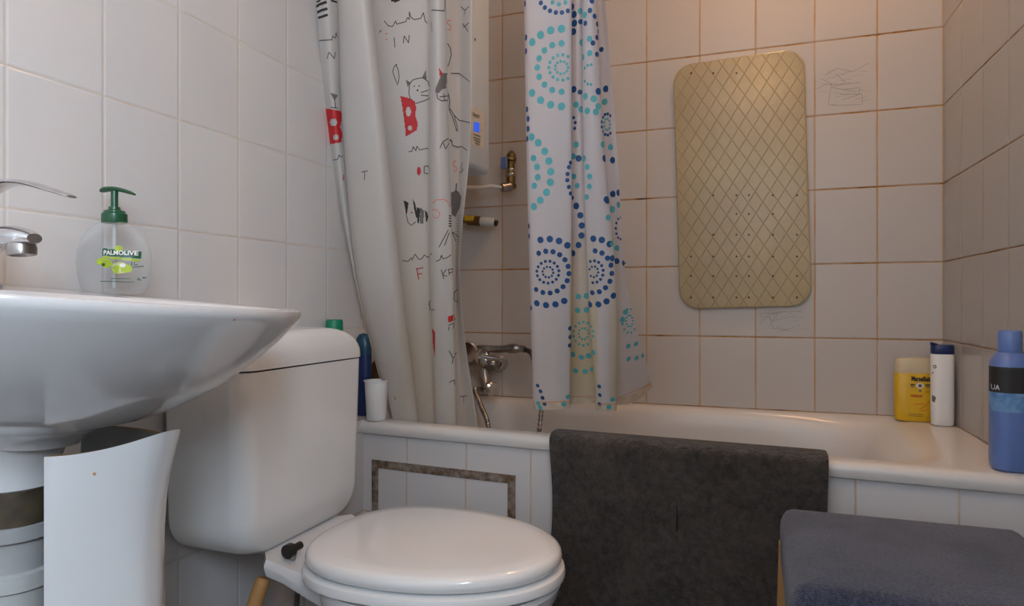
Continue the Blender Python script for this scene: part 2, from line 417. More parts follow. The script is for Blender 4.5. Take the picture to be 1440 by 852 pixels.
# ------------------------------------------------------------------ marks printed on surfaces
class Decal:
    """draws flat marks on a surface. plane(s,t) gives start point and direction of the projecting line"""
    def __init__(s, mb, tree, plane, eps=0.0007):
        s.mb, s.t, s.plane, s.eps = mb, tree, plane, eps
    def hit(s, x, y, k=1.0):
        o, d = s.plane(x, y); d = d.normalized()
        h, nrm, i, dist = s.t.ray_cast(o, d)
        if h is None: return None
        if nrm.dot(d) > 0: nrm = -nrm
        return h + nrm * s.eps * k, nrm
    def stroke(s, pts, w, m, k=1.3, step=None, jump=0.012):
        st = step or 1.5; q = []
        for a, b in zip(pts[:-1], pts[1:]):
            L = sqrt((b[0] - a[0]) ** 2 + (b[1] - a[1]) ** 2); c = max(1, int(L / st))
            for i in range(c): q.append((a[0] + (b[0] - a[0]) * i / c, a[1] + (b[1] - a[1]) * i / c))
        q.append(pts[-1])
        H = [s.hit(x, y, k) for x, y in q]; run = []
        def flush():
            if len(run) > 1:
                vs = []; fs = []
                for i, (p, nr) in enumerate(run):
                    t = run[min(i + 1, len(run) - 1)][0] - run[max(i - 1, 0)][0]
                    sd = t.cross(nr)
                    if sd.length < 1e-9: sd = V((1, 0, 0))
                    sd = sd.normalized() * w * 0.5; vs += [p + sd, p - sd]
                for i in range(len(run) - 1): fs.append((2 * i, 2 * i + 1, 2 * i + 3, 2 * i + 2))
                s.mb.add(vs, fs, m)
        for h in H:
            if h is None or (run and (h[0] - run[-1][0]).length > jump): flush(); run = []
            if h is not None: run.append(h)
        flush()
    def poly(s, pts, m, cell=1.5, k=1.0, jump=0.02, holes=()):
        xs = [p[0] for p in pts]; ys = [p[1] for p in pts]
        nx = max(1, math.ceil((max(xs) - min(xs)) / cell)); ny = max(1, math.ceil((max(ys) - min(ys)) / cell))
        def inside(x, y, pg):
            c = False; j = len(pg) - 1
            for i in range(len(pg)):
                (xi, yi), (xj, yj) = pg[i], pg[j]
                if (yi > y) != (yj > y) and x < (xj - xi) * (y - yi) / (yj - yi) + xi: c = not c
                j = i
            return c
        cache = {}; vs = []; fs = []
        def vid(i, j):
            if (i, j) not in cache:
                h = s.hit(min(xs) + i * cell, min(ys) + j * cell, k)
                if h is None: cache[(i, j)] = None
                else: vs.append(h[0]); cache[(i, j)] = len(vs) - 1
            return cache[(i, j)]
        for i in range(nx):
            for j in range(ny):
                cx = min(xs) + (i + 0.5) * cell; cy = min(ys) + (j + 0.5) * cell
                if not inside(cx, cy, pts): continue
                if any((cx - hx) ** 2 / rx ** 2 + (cy - hy) ** 2 / ry ** 2 < 1 for hx, hy, rx, ry in holes): continue
                q = [vid(i, j), vid(i + 1, j), vid(i + 1, j + 1), vid(i, j + 1)]
                if None in q or any((vs[q[a]] - vs[q[a - 1]]).length > jump for a in range(4)): continue
                fs.append(q)
        if fs: s.mb.add(vs, fs, m)
    def disc(s, x, y, r, m, k=1.2, ry=None, N=14):
        """round spot of radius r metres lying on the surface"""
        h = s.hit(x, y, k)
        if h is None: return
        p, nr = h; ux = V((0, 0, 1)).cross(nr)
        if ux.length < 1e-6: return
        ux.normalize(); uy = nr.cross(ux); ry = ry or r
        vs = [p]
        for i in range(N):
            a = 2 * pi * i / N; q = p + ux * r * cos(a) + uy * ry * sin(a)
            loc, n2, idx, dist = s.t.find_nearest(q)
            if loc is not None and dist < 0.006:
                if n2.dot(nr) < 0: n2 = -n2
                q = loc + n2 * s.eps * k
            vs.append(q)
        s.mb.add(vs, [(0, 1 + i, 1 + (i + 1) % N) for i in range(N)], m)
    def text(s, body, x, y, size, m, k=1.5, sx=1.0, bold=0.0, skew=0.0, flipy=False):
        cu = bpy.data.curves.new('lettering', 'FONT'); cu.body = body; cu.size = size; cu.offset = bold
        cu.align_x = 'CENTER'; cu.align_y = 'CENTER'; cu.resolution_u = 2
        ob = bpy.data.objects.new('lettering', cu); COL.objects.link(ob)
        dg = bpy.context.evaluated_depsgraph_get()
        me = bpy.data.meshes.new_from_object(ob.evaluated_get(dg))
        vs = []; ok = {}
        for i, q in enumerate(me.vertices):
            h = s.hit(x + q.co.x * sx + q.co.y * skew, y + (-q.co.y if flipy else q.co.y), k)
            if h: ok[i] = len(vs); vs.append(h[0])
        fs = [[ok[i] for i in p.vertices] for p in me.polygons if all(i in ok for i in p.vertices)]
        if fs: s.mb.add(vs, fs, m)
        bpy.data.objects.remove(ob); bpy.data.curves.remove(cu); bpy.data.meshes.remove(me)

def px_plane(x, y): return EYE.copy(), ray(x, y)
def face_plane(org, right, up, d):
    org, right, up, d = V(org), V(right), V(up), V(d)
    return lambda x, y: (org + right * x + up * y - d * 0.3, d)

# ================================================================== THE ROOM
XL, XR, YB, H = -0.985, 0.457, 2.0, 2.36
def slab(name, p0, p1, m):
    b = MB(); box(b, p0, p1, m); return tag(b.build(name, smooth=False), kind='structure')
slab('floor', (XL - .1, REAR - .1, -0.08), (XR + .1, YB + .1, 0), 'floor_tiles')
slab('ceiling', (XL - .1, REAR - .1, H), (XR + .1, YB + .1, H + .1), 'plaster')
slab('wall_left', (XL - .1, REAR - .1, 0), (XL, YB + .1, H), 'tiles_left')
wall_back = slab('wall_back', (XL, YB, 0), (XR, YB + .1, H), 'tiles_back')
# right wall opens very slightly towards the room
b = MB(); XR2 = 0.475
y0, y1, z0, z1 = WIN
vs = [(XR, YB, 0), (XR2, 0.6, 0), (XR2, y1, 0), (XR2 + .12, y1, 0), (XR2 + .12, YB + .1, 0), (XR, YB + .1, 0)]
vs = vs + [(x, y, H) for x, y, z in vs]
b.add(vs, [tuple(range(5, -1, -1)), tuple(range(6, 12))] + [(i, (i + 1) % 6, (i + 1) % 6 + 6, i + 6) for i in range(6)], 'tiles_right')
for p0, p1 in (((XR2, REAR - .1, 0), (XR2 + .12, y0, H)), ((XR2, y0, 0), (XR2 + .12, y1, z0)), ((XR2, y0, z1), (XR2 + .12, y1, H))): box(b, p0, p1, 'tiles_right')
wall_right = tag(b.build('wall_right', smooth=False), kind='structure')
slab('wall_rear', (XL, REAR - .1, 0), (XR2, REAR, H), 'plaster')
b = MB()
for p0, p1 in (((XR2 + .03, y0, z0), (XR2 + .09, y0 + .045, z1)), ((XR2 + .03, y1 - .045, z0), (XR2 + .09, y1, z1)), ((XR2 + .03, y0 + .045, z0), (XR2 + .09, y1 - .045, z0 + .045)), ((XR2 + .03, y0 + .045, z1 - .045), (XR2 + .09, y1 - .045, z1))):
    box(b, p0, p1, 'white_plastic')
win = tag(b.build('window_1', smooth=False), kind='structure')
b = MB(); box(b, (XR2 + .055, y0 + .04, z0 + .04), (XR2 + .061, y1 - .04, z1 - .04), 'window_glass'); b.build('pane', win, smooth=False)

def YF(x): return 1.470 - (x + 0.95) * 0.070       # front line of the bath
# tiled apron under the bath rim
b = MB(); zt = 0.552
y0, y1 = YF(XL) + .014, YF(XR2) + .014
vs = [(XL, y0, 0), (0.47, y1, 0), (0.47, y1 + .03, 0), (XL, y0 + .03, 0)]
vs += [(x, y, zt) for x, y, z in vs]
b.add(vs, [(3, 2, 1, 0), (4, 5, 6, 7), (0, 1, 5, 4), (1, 2, 6, 5), (2, 3, 7, 6), (3, 0, 4, 7)], 'tiles_bath')
apron = tag(b.build('trim_1', smooth=False), kind='structure')
b = MB(); box(b, (XL, 1.29, 0), (-.930, YF(XL) + .012, .575), 'tiles_bath')
tag(b.build('trim_2', smooth=False), kind='structure')
# old residue scribbles on the wall tiles
tree = BVHTree.FromPolygons([(XL, YB, 0), (XR, YB, 0), (XR, YB, H), (XL, YB, H)], [(0, 1, 2, 3)])
b = MB(); dc = Decal(b, tree, px_plane, 0.0006)
def cc(s, ox, oy, pts): return [(ox + x / s, oy + y / s) for x, y in pts]
c4 = lambda *p: cc(2.03, 1140, 0, p)
for st in ([(40, 215), (75, 195), (120, 205), (165, 180)], [(15, 255), (45, 240), (90, 242), (140, 235)], [(30, 225), (60, 240), (55, 265), (50, 300), (75, 298)],
           [(95, 255), (140, 250), (138, 270), (90, 285)], [(70, 210), (100, 235), (60, 250), (130, 262)], [(85, 270), (145, 268), (148, 298), (60, 302)]):
    dc.stroke(c4(*st), 0.0010, 'residue', step=3)
rs = random.Random(4)
for k in range(16):
    x = 1150 + rs.random() * 65; y = 95 + rs.random() * 55
    dc.stroke([(x, y), (x + rs.uniform(6, 18), y + rs.uniform(-5, 4))], 0.0006, 'residue', step=3)
c8 = lambda *p: cc(1.893, 920, 50, p)
for st in ([(280, 740), (330, 738), (305, 775)], [(305, 745), (318, 780), (365, 785)], [(280, 770), (300, 745), (345, 735), (390, 733)], [(330, 790), (390, 770)], [(310, 760), (380, 745)]):
    dc.stroke(c8(*st), 0.0009, 'residue', step=3)
for k in range(14):
    x = 1068 + rs.random() * 60; y = 437 + rs.random() * 25
    dc.stroke([(x, y), (x + rs.uniform(6, 16), y + rs.uniform(-5, 4))], 0.0006, 'residue', step=3)
b.build('glue_marks', wall_back, smooth=False)
b = MB(); tree = BVHTree.FromPolygons([(XR, YB, 0), (XR2, 0.6, 0), (XR2, 0.6, H), (XR, YB, H)], [(0, 1, 2, 3)])
dc = Decal(b, tree, px_plane, 0.0006)
for k in range(16):
    x = 1385 + rs.random() * 20; y = 270 + rs.random() * 60
    dc.stroke([(x, y), (x + rs.uniform(3, 9), y + rs.uniform(-6, 6))], 0.0006, 'residue', step=3)
b.build('glue_marks', wall_right, smooth=False)

# ceiling lamp
lamp = thing('ceiling_lamp', (LAMP_POS.x, LAMP_POS.y, H), 'round glowing globe lamp on the bathroom ceiling', 'lamp')
b = MB(); lathe(b, (LAMP_POS.x, LAMP_POS.y, H - .03), (0, 0, 1), [(0.06, 0), (0.065, 0.01), (0.065, 0.0295)], 'white_plastic'); b.build('lamp_base', lamp)
b = MB(); R = 0.085
lathe(b, LAMP_POS, (0, 0, 1), [(max(0.001, R * sin(pi * k / 16)), -R * cos(pi * k / 16)) for k in range(0, 17)], 'lamp_glow', 24); b.build('globe', lamp)

spot_ = thing('ceiling_lamp', (SPOT_POS.x, SPOT_POS.y, H), 'small warm round lamp on the ceiling above the bathtub', 'lamp')
b = MB(); lathe(b, (SPOT_POS.x, SPOT_POS.y, H - .035), (0, 0, 1), [(0.064, 0), (0.072, 0.004), (0.072, 0.0345)], 'white_plastic', cap0=False); b.build('lamp_base', spot_)
b = MB(); lathe(b, (SPOT_POS.x, SPOT_POS.y, H - .060), (0, 0, 1), [(0.004, 0), (0.030, .004), (0.052, 0.014), (0.062, 0.030)], 'spot_glow', 28, True, True); b.build('diffuser', spot_)

# ================================================================== BATH
RZ = 0.574
NT = 128
def outline(ins_f, ins_b, ins_l, ins_r, z, e, N=NT):
    """rounded rectangle between the front line and the walls"""
    out = []
    for k in range(N):
        t = 2 * pi * (k + .5) / N; c, s_ = cos(t), sin(t)
        u = (abs(c) ** (2 / e)) * (1 if c >= 0 else -1); w = (abs(s_) ** (2 / e)) * (1 if s_ >= 0 else -1)
        xl = XL + ins_l; xr = XR + 0.004 - ins_r
        x = (xl + xr) / 2 + u * (xr - xl) / 2
        yf = YF(x) + ins_f; yb = YB - ins_b
        y = (yf + yb) / 2 + w * (yb - yf) / 2
        out.append(V((x, y, z)))
    return out
b = MB()
L = []
for f, z, i in ((0.014, RZ - .034, .001), (0.003, RZ - .030, .001), (-0.001, RZ - .018, .001), (0.001, RZ - .008, .001), (0.007, RZ - .002, .001), (0.015, RZ, .001)):
    L.append(outline(f, i, i, i, z, 60))
L.append(outline(0.043, .028, .05, .085, RZ, 14))
L.append(outline(0.050, .034, .056, .108, RZ - .0018, 9))
L.append(outline(0.057, .041, .063, .135, RZ - .007, 7))
L.append(outline(0.063, .048, .070, .165, RZ - .020, 6))
L.append(outline(0.068, .053, .076, .190, RZ - .050, 5.5))
L.append(outline(0.072, .057, .084, .205, RZ - .11, 5.2))
L.append(outline(0.079, .064, .094, .230, RZ - .24, 5))
L.append(outline(0.10, .085, .12, .26, RZ - .34, 4.5))
L.append(outline(0.16, .14, .2, .31, RZ - .375, 4))
L.append(outline(0.24, .22, .4, .5, RZ - .38, 3))
loft(b, L, 'tub_enamel', False, True)
tub = b.build('bathtub', loc=(-0.26, 1.7, RZ - .38))
tag(tub, 'white enamel bathtub with a rolled rim set against the tiled walls', 'bathtub')

# inspection hatch in the apron
hatch = thing('access_hatch', (-0.706, YF(-.706), 0.16), 'tiled inspection hatch with a rusty metal frame in the bath front', 'hatch')
def on_front(x, z, d=0.0): return V((x, YF(x) + .014 - d, z))
def bar(mb, xa, za, xb, zb, m, d0=-.004, d1=0.005):
    vs = [on_front(xa, za, d0), on_front(xb, za, d0), on_front(xb, zb, d0), on_front(xa, zb, d0), on_front(xa, za, d1), on_front(xb, za, d1), on_front(xb, zb, d1), on_front(xa, zb, d1)]
    mb.add(vs, [(0, 1, 2, 3), (7, 6, 5, 4), (0, 4, 5, 1), (1, 5, 6, 2), (2, 6, 7, 3), (3, 7, 4, 0)], m)
hx0, hx1, hz0, hz1 = -0.902, -0.512, 0.17, 0.477
b = MB()
for s_ in ((hx0, hz1 - .019, hx1, hz1), (hx0, hz0, hx1, hz0 + .019), (hx0, hz0 + .019, hx0 + .018, hz1 - .019), (hx1 - .018, hz0 + .019, hx1, hz1 - .019)): bar(b, *s_, 'rust')
b.build('hatch_frame', hatch, smooth=False)
b = MB(); bar(b, hx0 + .0185, hz0 + .0195, hx1 - .0185, hz1 - .0195, 'tiles_bath', -.003, .003); b.build('hatch_panel', hatch, smooth=False)

# ================================================================== WALL MAT
mc = V((-0.036, 1.9905, 1.207)); ang = radians(1.6)
b = MB(); hw, hh_, cr_ = 0.174, 0.350, 0.054
def rrect(ins, y):
    pts = []
    for cx, cz, a0 in ((hw - cr_, hh_ - cr_, 0), (-hw + cr_, hh_ - cr_, 90), (-hw + cr_, -hh_ + cr_, 180), (hw - cr_, -hh_ + cr_, 270)):
        for k in range(9):
            a = radians(a0 + 11.25 * k); pts.append(V((cx + (cr_ - ins) * cos(a), y, cz + (cr_ - ins) * sin(a))))
    return pts
loops = [rrect(0.0, 0.003), rrect(0, -0.001), rrect(0.002, -0.003), rrect(0.005, -0.0035)]
loft(b, loops, 'rubber_mat', True, True)
cols = [98, 157, 219, 252, 316, 380]; rows = [(425, 1, 6), (475, 2, 5), (530, 1, 6), (588, 0, 6), (640, 0, 6), (697, 0, 6), (100, 0, 3)]
def spot(x, z, r, m):
    N = 10; vs = [V((x, -0.0041, z))] + [V((x + r * cos(2 * pi * k / N), -0.0039, z + r * sin(2 * pi * k / N))) for k in range(N)]
    b.add(vs, [(0, 1 + (k + 1) % N, 1 + k) for k in range(N)], m)
for r_, i0, i1 in rows:
    for c_ in cols[i0:i1]:
        p = atY(*cc(1.893, 920, 50, [(c_, r_)])[0], 1.987) - mc
        spot(p.x * cos(ang) + p.z * sin(ang), -p.x * sin(ang) + p.z * cos(ang), 0.0028, 'hole_dark')
for xx in range(5):       # suction cups behind
    for zz in range(10):
        lathe(b, (-0.14 + .07 * xx, 0.003, -0.31 + .069 * zz), (0, 1, 0), [(0.004, 0), (0.010, 0.005)], 'rubber_mat', 12)
wm = b.build('bath_mat'); wm.location = mc; wm.rotation_euler = (0, -ang, 0)
tag(wm, 'beige rubber anti-slip mat with a diamond pattern stuck on the tiled back wall', 'mat')

# ================================================================== CURTAINS
def curtain(cols, ys, zrod=1.95, n=9, m='cloth'):
    """cols: list of (px at each of ys, depth at each of ys, optional bottom py)"""
    rows = []
    for r in range(len(ys)):
        pts = []
        for c in cols:
            py = ys[r]
            if r == len(ys) - 1 and len(c) > 2: py = c[2]
            pts.append(atY(c[0][r], py, c[1][r]))
        rows.append(cr(pts, n))
    top = [V((p.x, p.y, zrod)) for p in rows[0]]
    rows = [top] + rows
    M = len(rows[0]); grid = []
    # column-wise smooth interpolation
    cols3 = []
    for j in range(M):
        P = [rows[i][j] for i in range(len(rows))]
        # top extension straight
        seg = [P[0] + (P[1] - P[0]) * k / 8 for k in range(8)]
        cols3.append(seg + cr(P[1:], 14))
    K = len(cols3[0])
    grid = [[cols3[j][i] for j in range(M)] for i in range(K)]
    return grid
def sheet(mb, grid, m, m_hem=None, hem=2):
    K, M = len(grid), len(grid[0])
    vs = [p for r in grid for p in r]
    fa = [(i * M + j, i * M + j + 1, (i + 1) * M + j + 1, (i + 1) * M + j) for i in range(K - 1 - (hem if m_hem else 0)) for j in range(M - 1)]
    mb.add(vs, fa, m)
    if m_hem:
        fb = [(i * M + j, i * M + j + 1, (i + 1) * M + j + 1, (i + 1) * M + j) for i in range(K - 1 - hem, K - 1) for j in range(M - 1)]
        k = mb.mi(m_hem)
        for f in fb: mb.f.append(list(f)); mb.m.append(k)
def stain_attr(o, fn):
    a = o.data.attributes.new('soap_stain', 'FLOAT', 'POINT')
    off = o.location
    a.data.foreach_set('value', [fn(p.co + off) for p in o.data.vertices])
def proj(p):
    d = p - EYE; z = d.dot(FWD); return 720 + FPX * d.dot(RGT) / z, 426 - FPX * d.z / z

# printed curtain
ys1 = [0, 200, 400, 598, 640]
def D(*d): return list(d) + [d[-1]]
C1 = [
 ([444, 463, 500, 550, 552], D(1.345, 1.42, 1.49, 1.572)),
 ([461, 474, 502, 553, 555], D(1.345, 1.41, 1.48, 1.566)),
 ([484, 493, 512, 562, 563], D(1.388, 1.445, 1.50, 1.588)),
 ([475, 483, 504, 554, 556], D(1.336, 1.390, 1.452, 1.546)),
 ([484, 494, 514, 559, 561], D(1.305, 1.36, 1.425, 1.538)),
 ([510, 528, 548, 576, 578], D(1.300, 1.355, 1.422, 1.538)),
 ([523, 544, 565, 589, 590], D(1.335, 1.385, 1.455, 1.556)),
 ([517, 538, 559, 585, 586], D(1.375, 1.425, 1.490, 1.588)),
 ([560, 574, 585, 600, 601], D(1.385, 1.435, 1.495, 1.594)),
 ([612, 611, 612, 620, 620], D(1.392, 1.442, 1.500, 1.592)),
 ([604, 604, 605, 613, 613], D(1.335, 1.390, 1.450, 1.550)),
 ([613, 615, 617, 624, 624], D(1.310, 1.362, 1.430, 1.538)),
 ([627, 631, 637, 641, 642], D(1.330, 1.385, 1.445, 1.550)),
 ([626, 630, 634, 640, 640], D(1.375, 1.425, 1.482, 1.585)),
 ([646, 647, 641, 655, 657], D(1.372, 1.425, 1.488, 1.580)),
 ([664, 661, 647, 671, 674], D(1.342, 1.395, 1.460, 1.560)),
 ([658, 655, 641, 666, 668], D(1.385, 1.435, 1.490, 1.592)),
]
g1 = curtain(C1, ys1)
b = MB(); sheet(b, g1, 'print_cloth')
tree = bvh(b)
dc = Decal(b, tree, px_plane, 0.0006)
A = lambda *p: cc(4.26, 430, 0, p)
B_ = lambda *p: cc(3.872, 430, 180, p)
C_ = lambda *p: cc(3.55, 430, 380, p)
LW = 0.0020
for st, w in (([(55, 50), (80, 28), (125, 12)], .006), ([(58, 82), (95, 62), (130, 52)], .006), ([(75, 108), (105, 98), (132, 88)], .0055), ([(60, 15), (90, 2)], .004), ([(150, 2), (185, 14)], .004), ([(512, 2), (545, 0)], .006), ([(530, 12), (565, -2)], .004)):
    dc.stroke(A(*st), w, 'ink_black')
for st in ([(62, 120), (70, 245), (85, 400), (100, 560), (108, 640)], [(75, 243), (155, 238), (160, 215), (175, 230), (180, 195), (188, 225)],
           [(130, 352), (138, 312), (170, 352), (176, 312)], [(172, 595), (178, 645)], [(150, 642), (190, 648)],
           [(470, 125), (495, 155), (520, 160), (540, 125), (545, 145), (600, 130), (610, 105), (622, 118), (620, 70), (632, 105), (650, 118), (690, 110), (705, 75), (715, 125), (728, 140)],
           [(440, 195), (455, 180)], [(585, 260), (590, 215), (617, 258), (620, 210)], [(548, 385), (530, 400), (522, 430), (535, 470), (552, 510)],
           [(540, 385), (555, 420), (560, 460), (555, 500)], [(530, 225), (535, 285)],
           [(622, 505), (640, 480), (660, 473), (700, 465), (735, 490), (745, 540), (740, 590), (715, 602), (660, 620)], [(622, 505), (618, 560), (628, 600)],
           [(690, 555), (735, 540)], [(690, 570), (738, 575)], [(645, 520), (655, 512)], [(675, 520), (685, 510)],
           [(755, 60), (830, 65)], [(832, 0), (832, 62)], [(755, 130), (757, 190)],
           [(930, 40), (955, 62), (980, 38)], [(960, 60), (950, 90)], [(940, 140), (975, 190)], [(980, 135), (945, 165)],
           [(845, 255), (868, 290), (872, 330), (860, 375), (848, 405)],
           [(785, 560), (790, 590), (815, 605), (850, 600), (855, 560)], [(850, 545), (862, 600), (860, 660), (880, 700), (905, 785)], [(865, 650), (890, 690), (912, 775)],
           [(890, 690), (920, 720), (985, 735)], [(870, 440), (920, 440), (985, 490)], [(800, 580), (848, 575)], [(825, 560), (830, 600)], [(820, 850), (850, 830), (880, 850)]):
    dc.stroke(A(*st), LW, 'ink_dark')
for st in ([(475, 205), (492, 200)], [(478, 238), (490, 235)], [(870, 125), (850, 122), (848, 143), (870, 155), (868, 178), (848, 180)]):
    dc.stroke(A(*st), .0022, 'ink_rose')
dc.poly(A((148, 556), (193, 570), (172, 604)), 'ink_grey', 0.8)
dc.poly([(456, 152), (479, 156), (481, 165), (478, 178), (481, 188), (480, 200), (463, 203), (459, 178)], 'ink_red', 1.0, holes=((469, 172, 5, 5.2), (472.5, 193, 4, 4)))
dc.poly(A((568, 575), (630, 590), (655, 610), (662, 650), (655, 690), (672, 740), (665, 780), (600, 818), (595, 760), (585, 680)), 'ink_red', 1.0, holes=((574.4, 157, 3.6, 7), (576.7, 180, 3, 3.6)))
dc.poly(A((600, 478), (626, 493), (612, 524)), 'ink_grey', 0.8); dc.poly(A((697, 464), (720, 420), (724, 478)), 'ink_grey', 0.8)
dc.poly(A((797, 405), (820, 440), (803, 462)), 'ink_red', 0.8)
dc.poly(A((815, 440), (845, 438), (842, 490), (838, 530), (815, 535), (795, 560), (778, 555), (780, 525), (798, 480)), 'ink_grey', 0.8)
dc.disc(*A((670, 541))[0], .0022, 'ink_black')
for st in ([(305, 240), (338, 233)], [(322, 236), (320, 285)],
           [(150, 175), (175, 170), (180, 145), (190, 160), (200, 150)], [(560, 130), (580, 125), (585, 100), (600, 125), (605, 98), (620, 120), (640, 115), (660, 110), (675, 118)],
           [(730, 110), (745, 75), (760, 115), (780, 80), (790, 60), (800, 95), (830, 105), (850, 100), (880, 122)],
           [(645, 210), (645, 245), (675, 250), (680, 225), (662, 205), (645, 210)], [(855, 185), (848, 215), (858, 230), (838, 245)], [(820, 5), (830, 18)],
           [(550, 480), (558, 515), (575, 530), (600, 510)], [(775, 555), (725, 650)], [(780, 570), (755, 640)], [(795, 560), (820, 620)], [(800, 565), (835, 595)],
           [(525, 722), (560, 725), (575, 705), (580, 720), (595, 685), (615, 715), (635, 710), (645, 690), (665, 705), (690, 680)], [(710, 725), (730, 718), (740, 690), (745, 712), (770, 705), (790, 690)],
           [(738, 770), (752, 822)], [(765, 768), (745, 800), (770, 806)], [(776, 768), (782, 802)], [(776, 770), (798, 765), (797, 785), (779, 788)]):
    dc.stroke(B_(*st), LW, 'ink_dark')
for y in (478, 492, 506, 520, 534): dc.stroke(B_((778, y), (790, y)), .003, 'ink_black')
for y in range(440, 600, 14): dc.stroke(B_((812, y + 40), (862, y + 36)), .0007, 'pencil')
for st in ([(205, 255), (203, 285)], [(822, 185), (808, 178), (803, 205), (822, 212), (822, 235), (806, 234)], [(690, 412), (710, 392), (750, 388), (778, 405), (782, 430)],
           [(690, 445), (715, 445), (730, 465), (722, 490), (700, 488), (692, 470)], [(600, 767), (640, 760)], [(605, 765), (615, 825)], [(608, 797), (634, 790)], [(818, 770), (830, 778), (820, 790), (828, 805)]):
    dc.stroke(B_(*st), .0024, 'ink_rose' if st[0][0] not in (600, 605, 608, 205) else 'ink_red')
dc.poly(B_((608, 213), (624, 215), (628, 240), (618, 260), (606, 250)), 'ink_red', 0.8)
for p in (((533, 395), (548, 400), (560, 408), (556, 440), (548, 482), (542, 440)), ((583, 385), (594, 405), (600, 430), (612, 480), (602, 492), (590, 440)), ((605, 430), (625, 440), (616, 520), (608, 515)), ((648, 445), (662, 460), (668, 485), (656, 518))):
    dc.poly(B_(*p), 'ink_black', 0.7)
dc.poly(B_((625, 430), (645, 450), (640, 520), (622, 520)), 'ink_grey', 0.8)
dc.disc(*B_((577, 460))[0], .0022, 'ink_red')
dc.poly(B_((790, 352), (815, 340), (830, 342), (848, 375), (840, 430), (815, 485), (795, 470), (788, 400)), 'ink_grey', 0.8)
dc.stroke(B_((818, 345), (822, 300)), .003, 'ink_dark')
dc.poly(C_((710, 230), (738, 222), (735, 250), (712, 262)), 'ink_red', 0.8); dc.poly(C_((632, 288), (646, 310), (646, 430), (637, 380)), 'ink_red', 0.8)
for st in ([(760, 95), (742, 110), (742, 150), (758, 158), (762, 135)], [(615, 165), (622, 200), (645, 195)], [(770, 630), (805, 626)], [(788, 628), (790, 662)],
           [(712, 275), (742, 262)], [(712, 300), (716, 280)], [(715, 400), (735, 440), (752, 410)], [(735, 440), (730, 465)], [(444, 630), (448, 645)], [(620, 150), (615, 175)], [(715, 560), (740, 545), (742, 570)], [(745, 235), (735, 290)]):
    dc.stroke(C_(*st), LW, 'ink_dark')
c1 = b.build('shower_curtain', loc=(-0.78, 1.36, 1.95), sharp=180)
tag(c1, 'white translucent shower curtain printed with cats, letters and red shapes', 'curtain')
def s1(p):
    x, y = proj(p); return 0.3 * max(0, min(1, (y - 200) / 300)) * (1 if 560 < x < 612 else 0.35)
stain_attr(c1, s1)

# dotted curtain
ys2 = [0, 200, 400, 575]
C2 = [
 ([741, 745, 751, 758], [1.378, 1.43, 1.49, 1.585], 575),
 ([737, 740, 745, 750], [1.360, 1.41, 1.47, 1.560], 575),
 ([743, 745, 750, 755], [1.338, 1.385, 1.445, 1.542], 576),
 ([772, 773, 776, 778], [1.332, 1.380, 1.440, 1.540], 576),
 ([803, 803, 803, 801], [1.342, 1.390, 1.450, 1.550], 574),
 ([799, 799, 799, 797], [1.370, 1.418, 1.480, 1.578], 570),
 ([811, 812, 815, 819], [1.366, 1.415, 1.475, 1.580], 567),
 ([823, 826, 832, 842], [1.372, 1.420, 1.480, 1.580], 568),
 ([819, 820, 827, 838], [1.348, 1.395, 1.458, 1.555], 576),
 ([829, 834, 848, 852], [1.338, 1.386, 1.450, 1.545], 578),
 ([839, 849, 866, 867], [1.352, 1.400, 1.465, 1.560], 577),
 ([835, 845, 862, 863], [1.380, 1.428, 1.495, 1.590], 570),
 ([845, 857, 873, 890], [1.382, 1.430, 1.505, 1.640], 566),
 ([851, 867, 882, 918], [1.368, 1.420, 1.500, 1.690], 545),
]
g2 = curtain(C2, ys2)
b = MB(); sheet(b, g2, 'dot_cloth', 'hem_fabric', 1)
tree = bvh(b); dc = Decal(b, tree, px_plane, 0.0006)
P_ = lambda *p: cc(2.842, 700, 0, p)
Q_ = lambda *p: cc(2.508, 700, 280, p)
UM = 1.47 / 950      # metres per pixel at the curtain
def dots(pts, r, m):
    for x, y in pts: dc.disc(x, y, r * UM, m)
def ring(cx, cy, rads, m, x0, x1, sq=1.0, y0=-50, y1=600, ph=0.0):
    for k, (R_, n_, r_) in enumerate(rads):
        for i in range(n_):
            a = 2 * pi * (i + 0.5 * (k % 2) + ph) / n_
            x = cx + R_ * sq * cos(a); y = cy + R_ * sin(a)
            if x0 <= x <= x1 and y0 <= y <= y1: dc.disc(x, y, r_ * UM, m)
T_, N_ = 'ink_teal', 'ink_navy'
ring(789.7, 95, [(9, 11, 1.9), (17.8, 15, 2.3), (34, 16, 4.2), (54.5, 22, 5.2)], T_, 744, 801)
ring(786, -12, [(30, 22, 3.0)], N_, 746, 801); ring(786, -12, [(18, 12, 2.8)], T_, 746, 801)
dots(P_((135, 547), (162, 570), (188, 605), (204, 643), (212, 686), (210, 728), (195, 768), (170, 800), (144, 825)), 5.2, T_)
dots(P_((143, 632), (157, 667), (160, 708), (146, 742)), 4.6, T_)
dots(P_((113, 150), (113, 205), (109, 15), (117, 437), (121, 475), (121, 515), (118, 555)), 4.2, N_)
ring(770.6, 382.5, [(7.5, 10, 1.8), (15.5, 15, 2.3), (29.5, 18, 3.8), (46.5, 22, 4.8)], N_, 751, 801.5, ph=0.2)
ring(835, 382, [(7.5, 9, 1.8), (15.5, 14, 2.3), (29.5, 16, 3.8), (46.5, 21, 4.6)], N_, 829, 864.5, 0.86, ph=0.2)
ring(820.5, 469, [(8, 10, 1.8), (16.5, 14, 2.2)], T_, 802, 838, 0.85)
dots(Q_((285, 343), (313, 341), (282, 392), (313, 390), (265, 547), (295, 557), (320, 552), (275, 605), (308, 607), (334, 600), (337, 540)), 4.4, T_)
ring(885, 451, [(8, 10, 1.6), (17, 12, 2.0)], T_, 874, 900, 0.6)
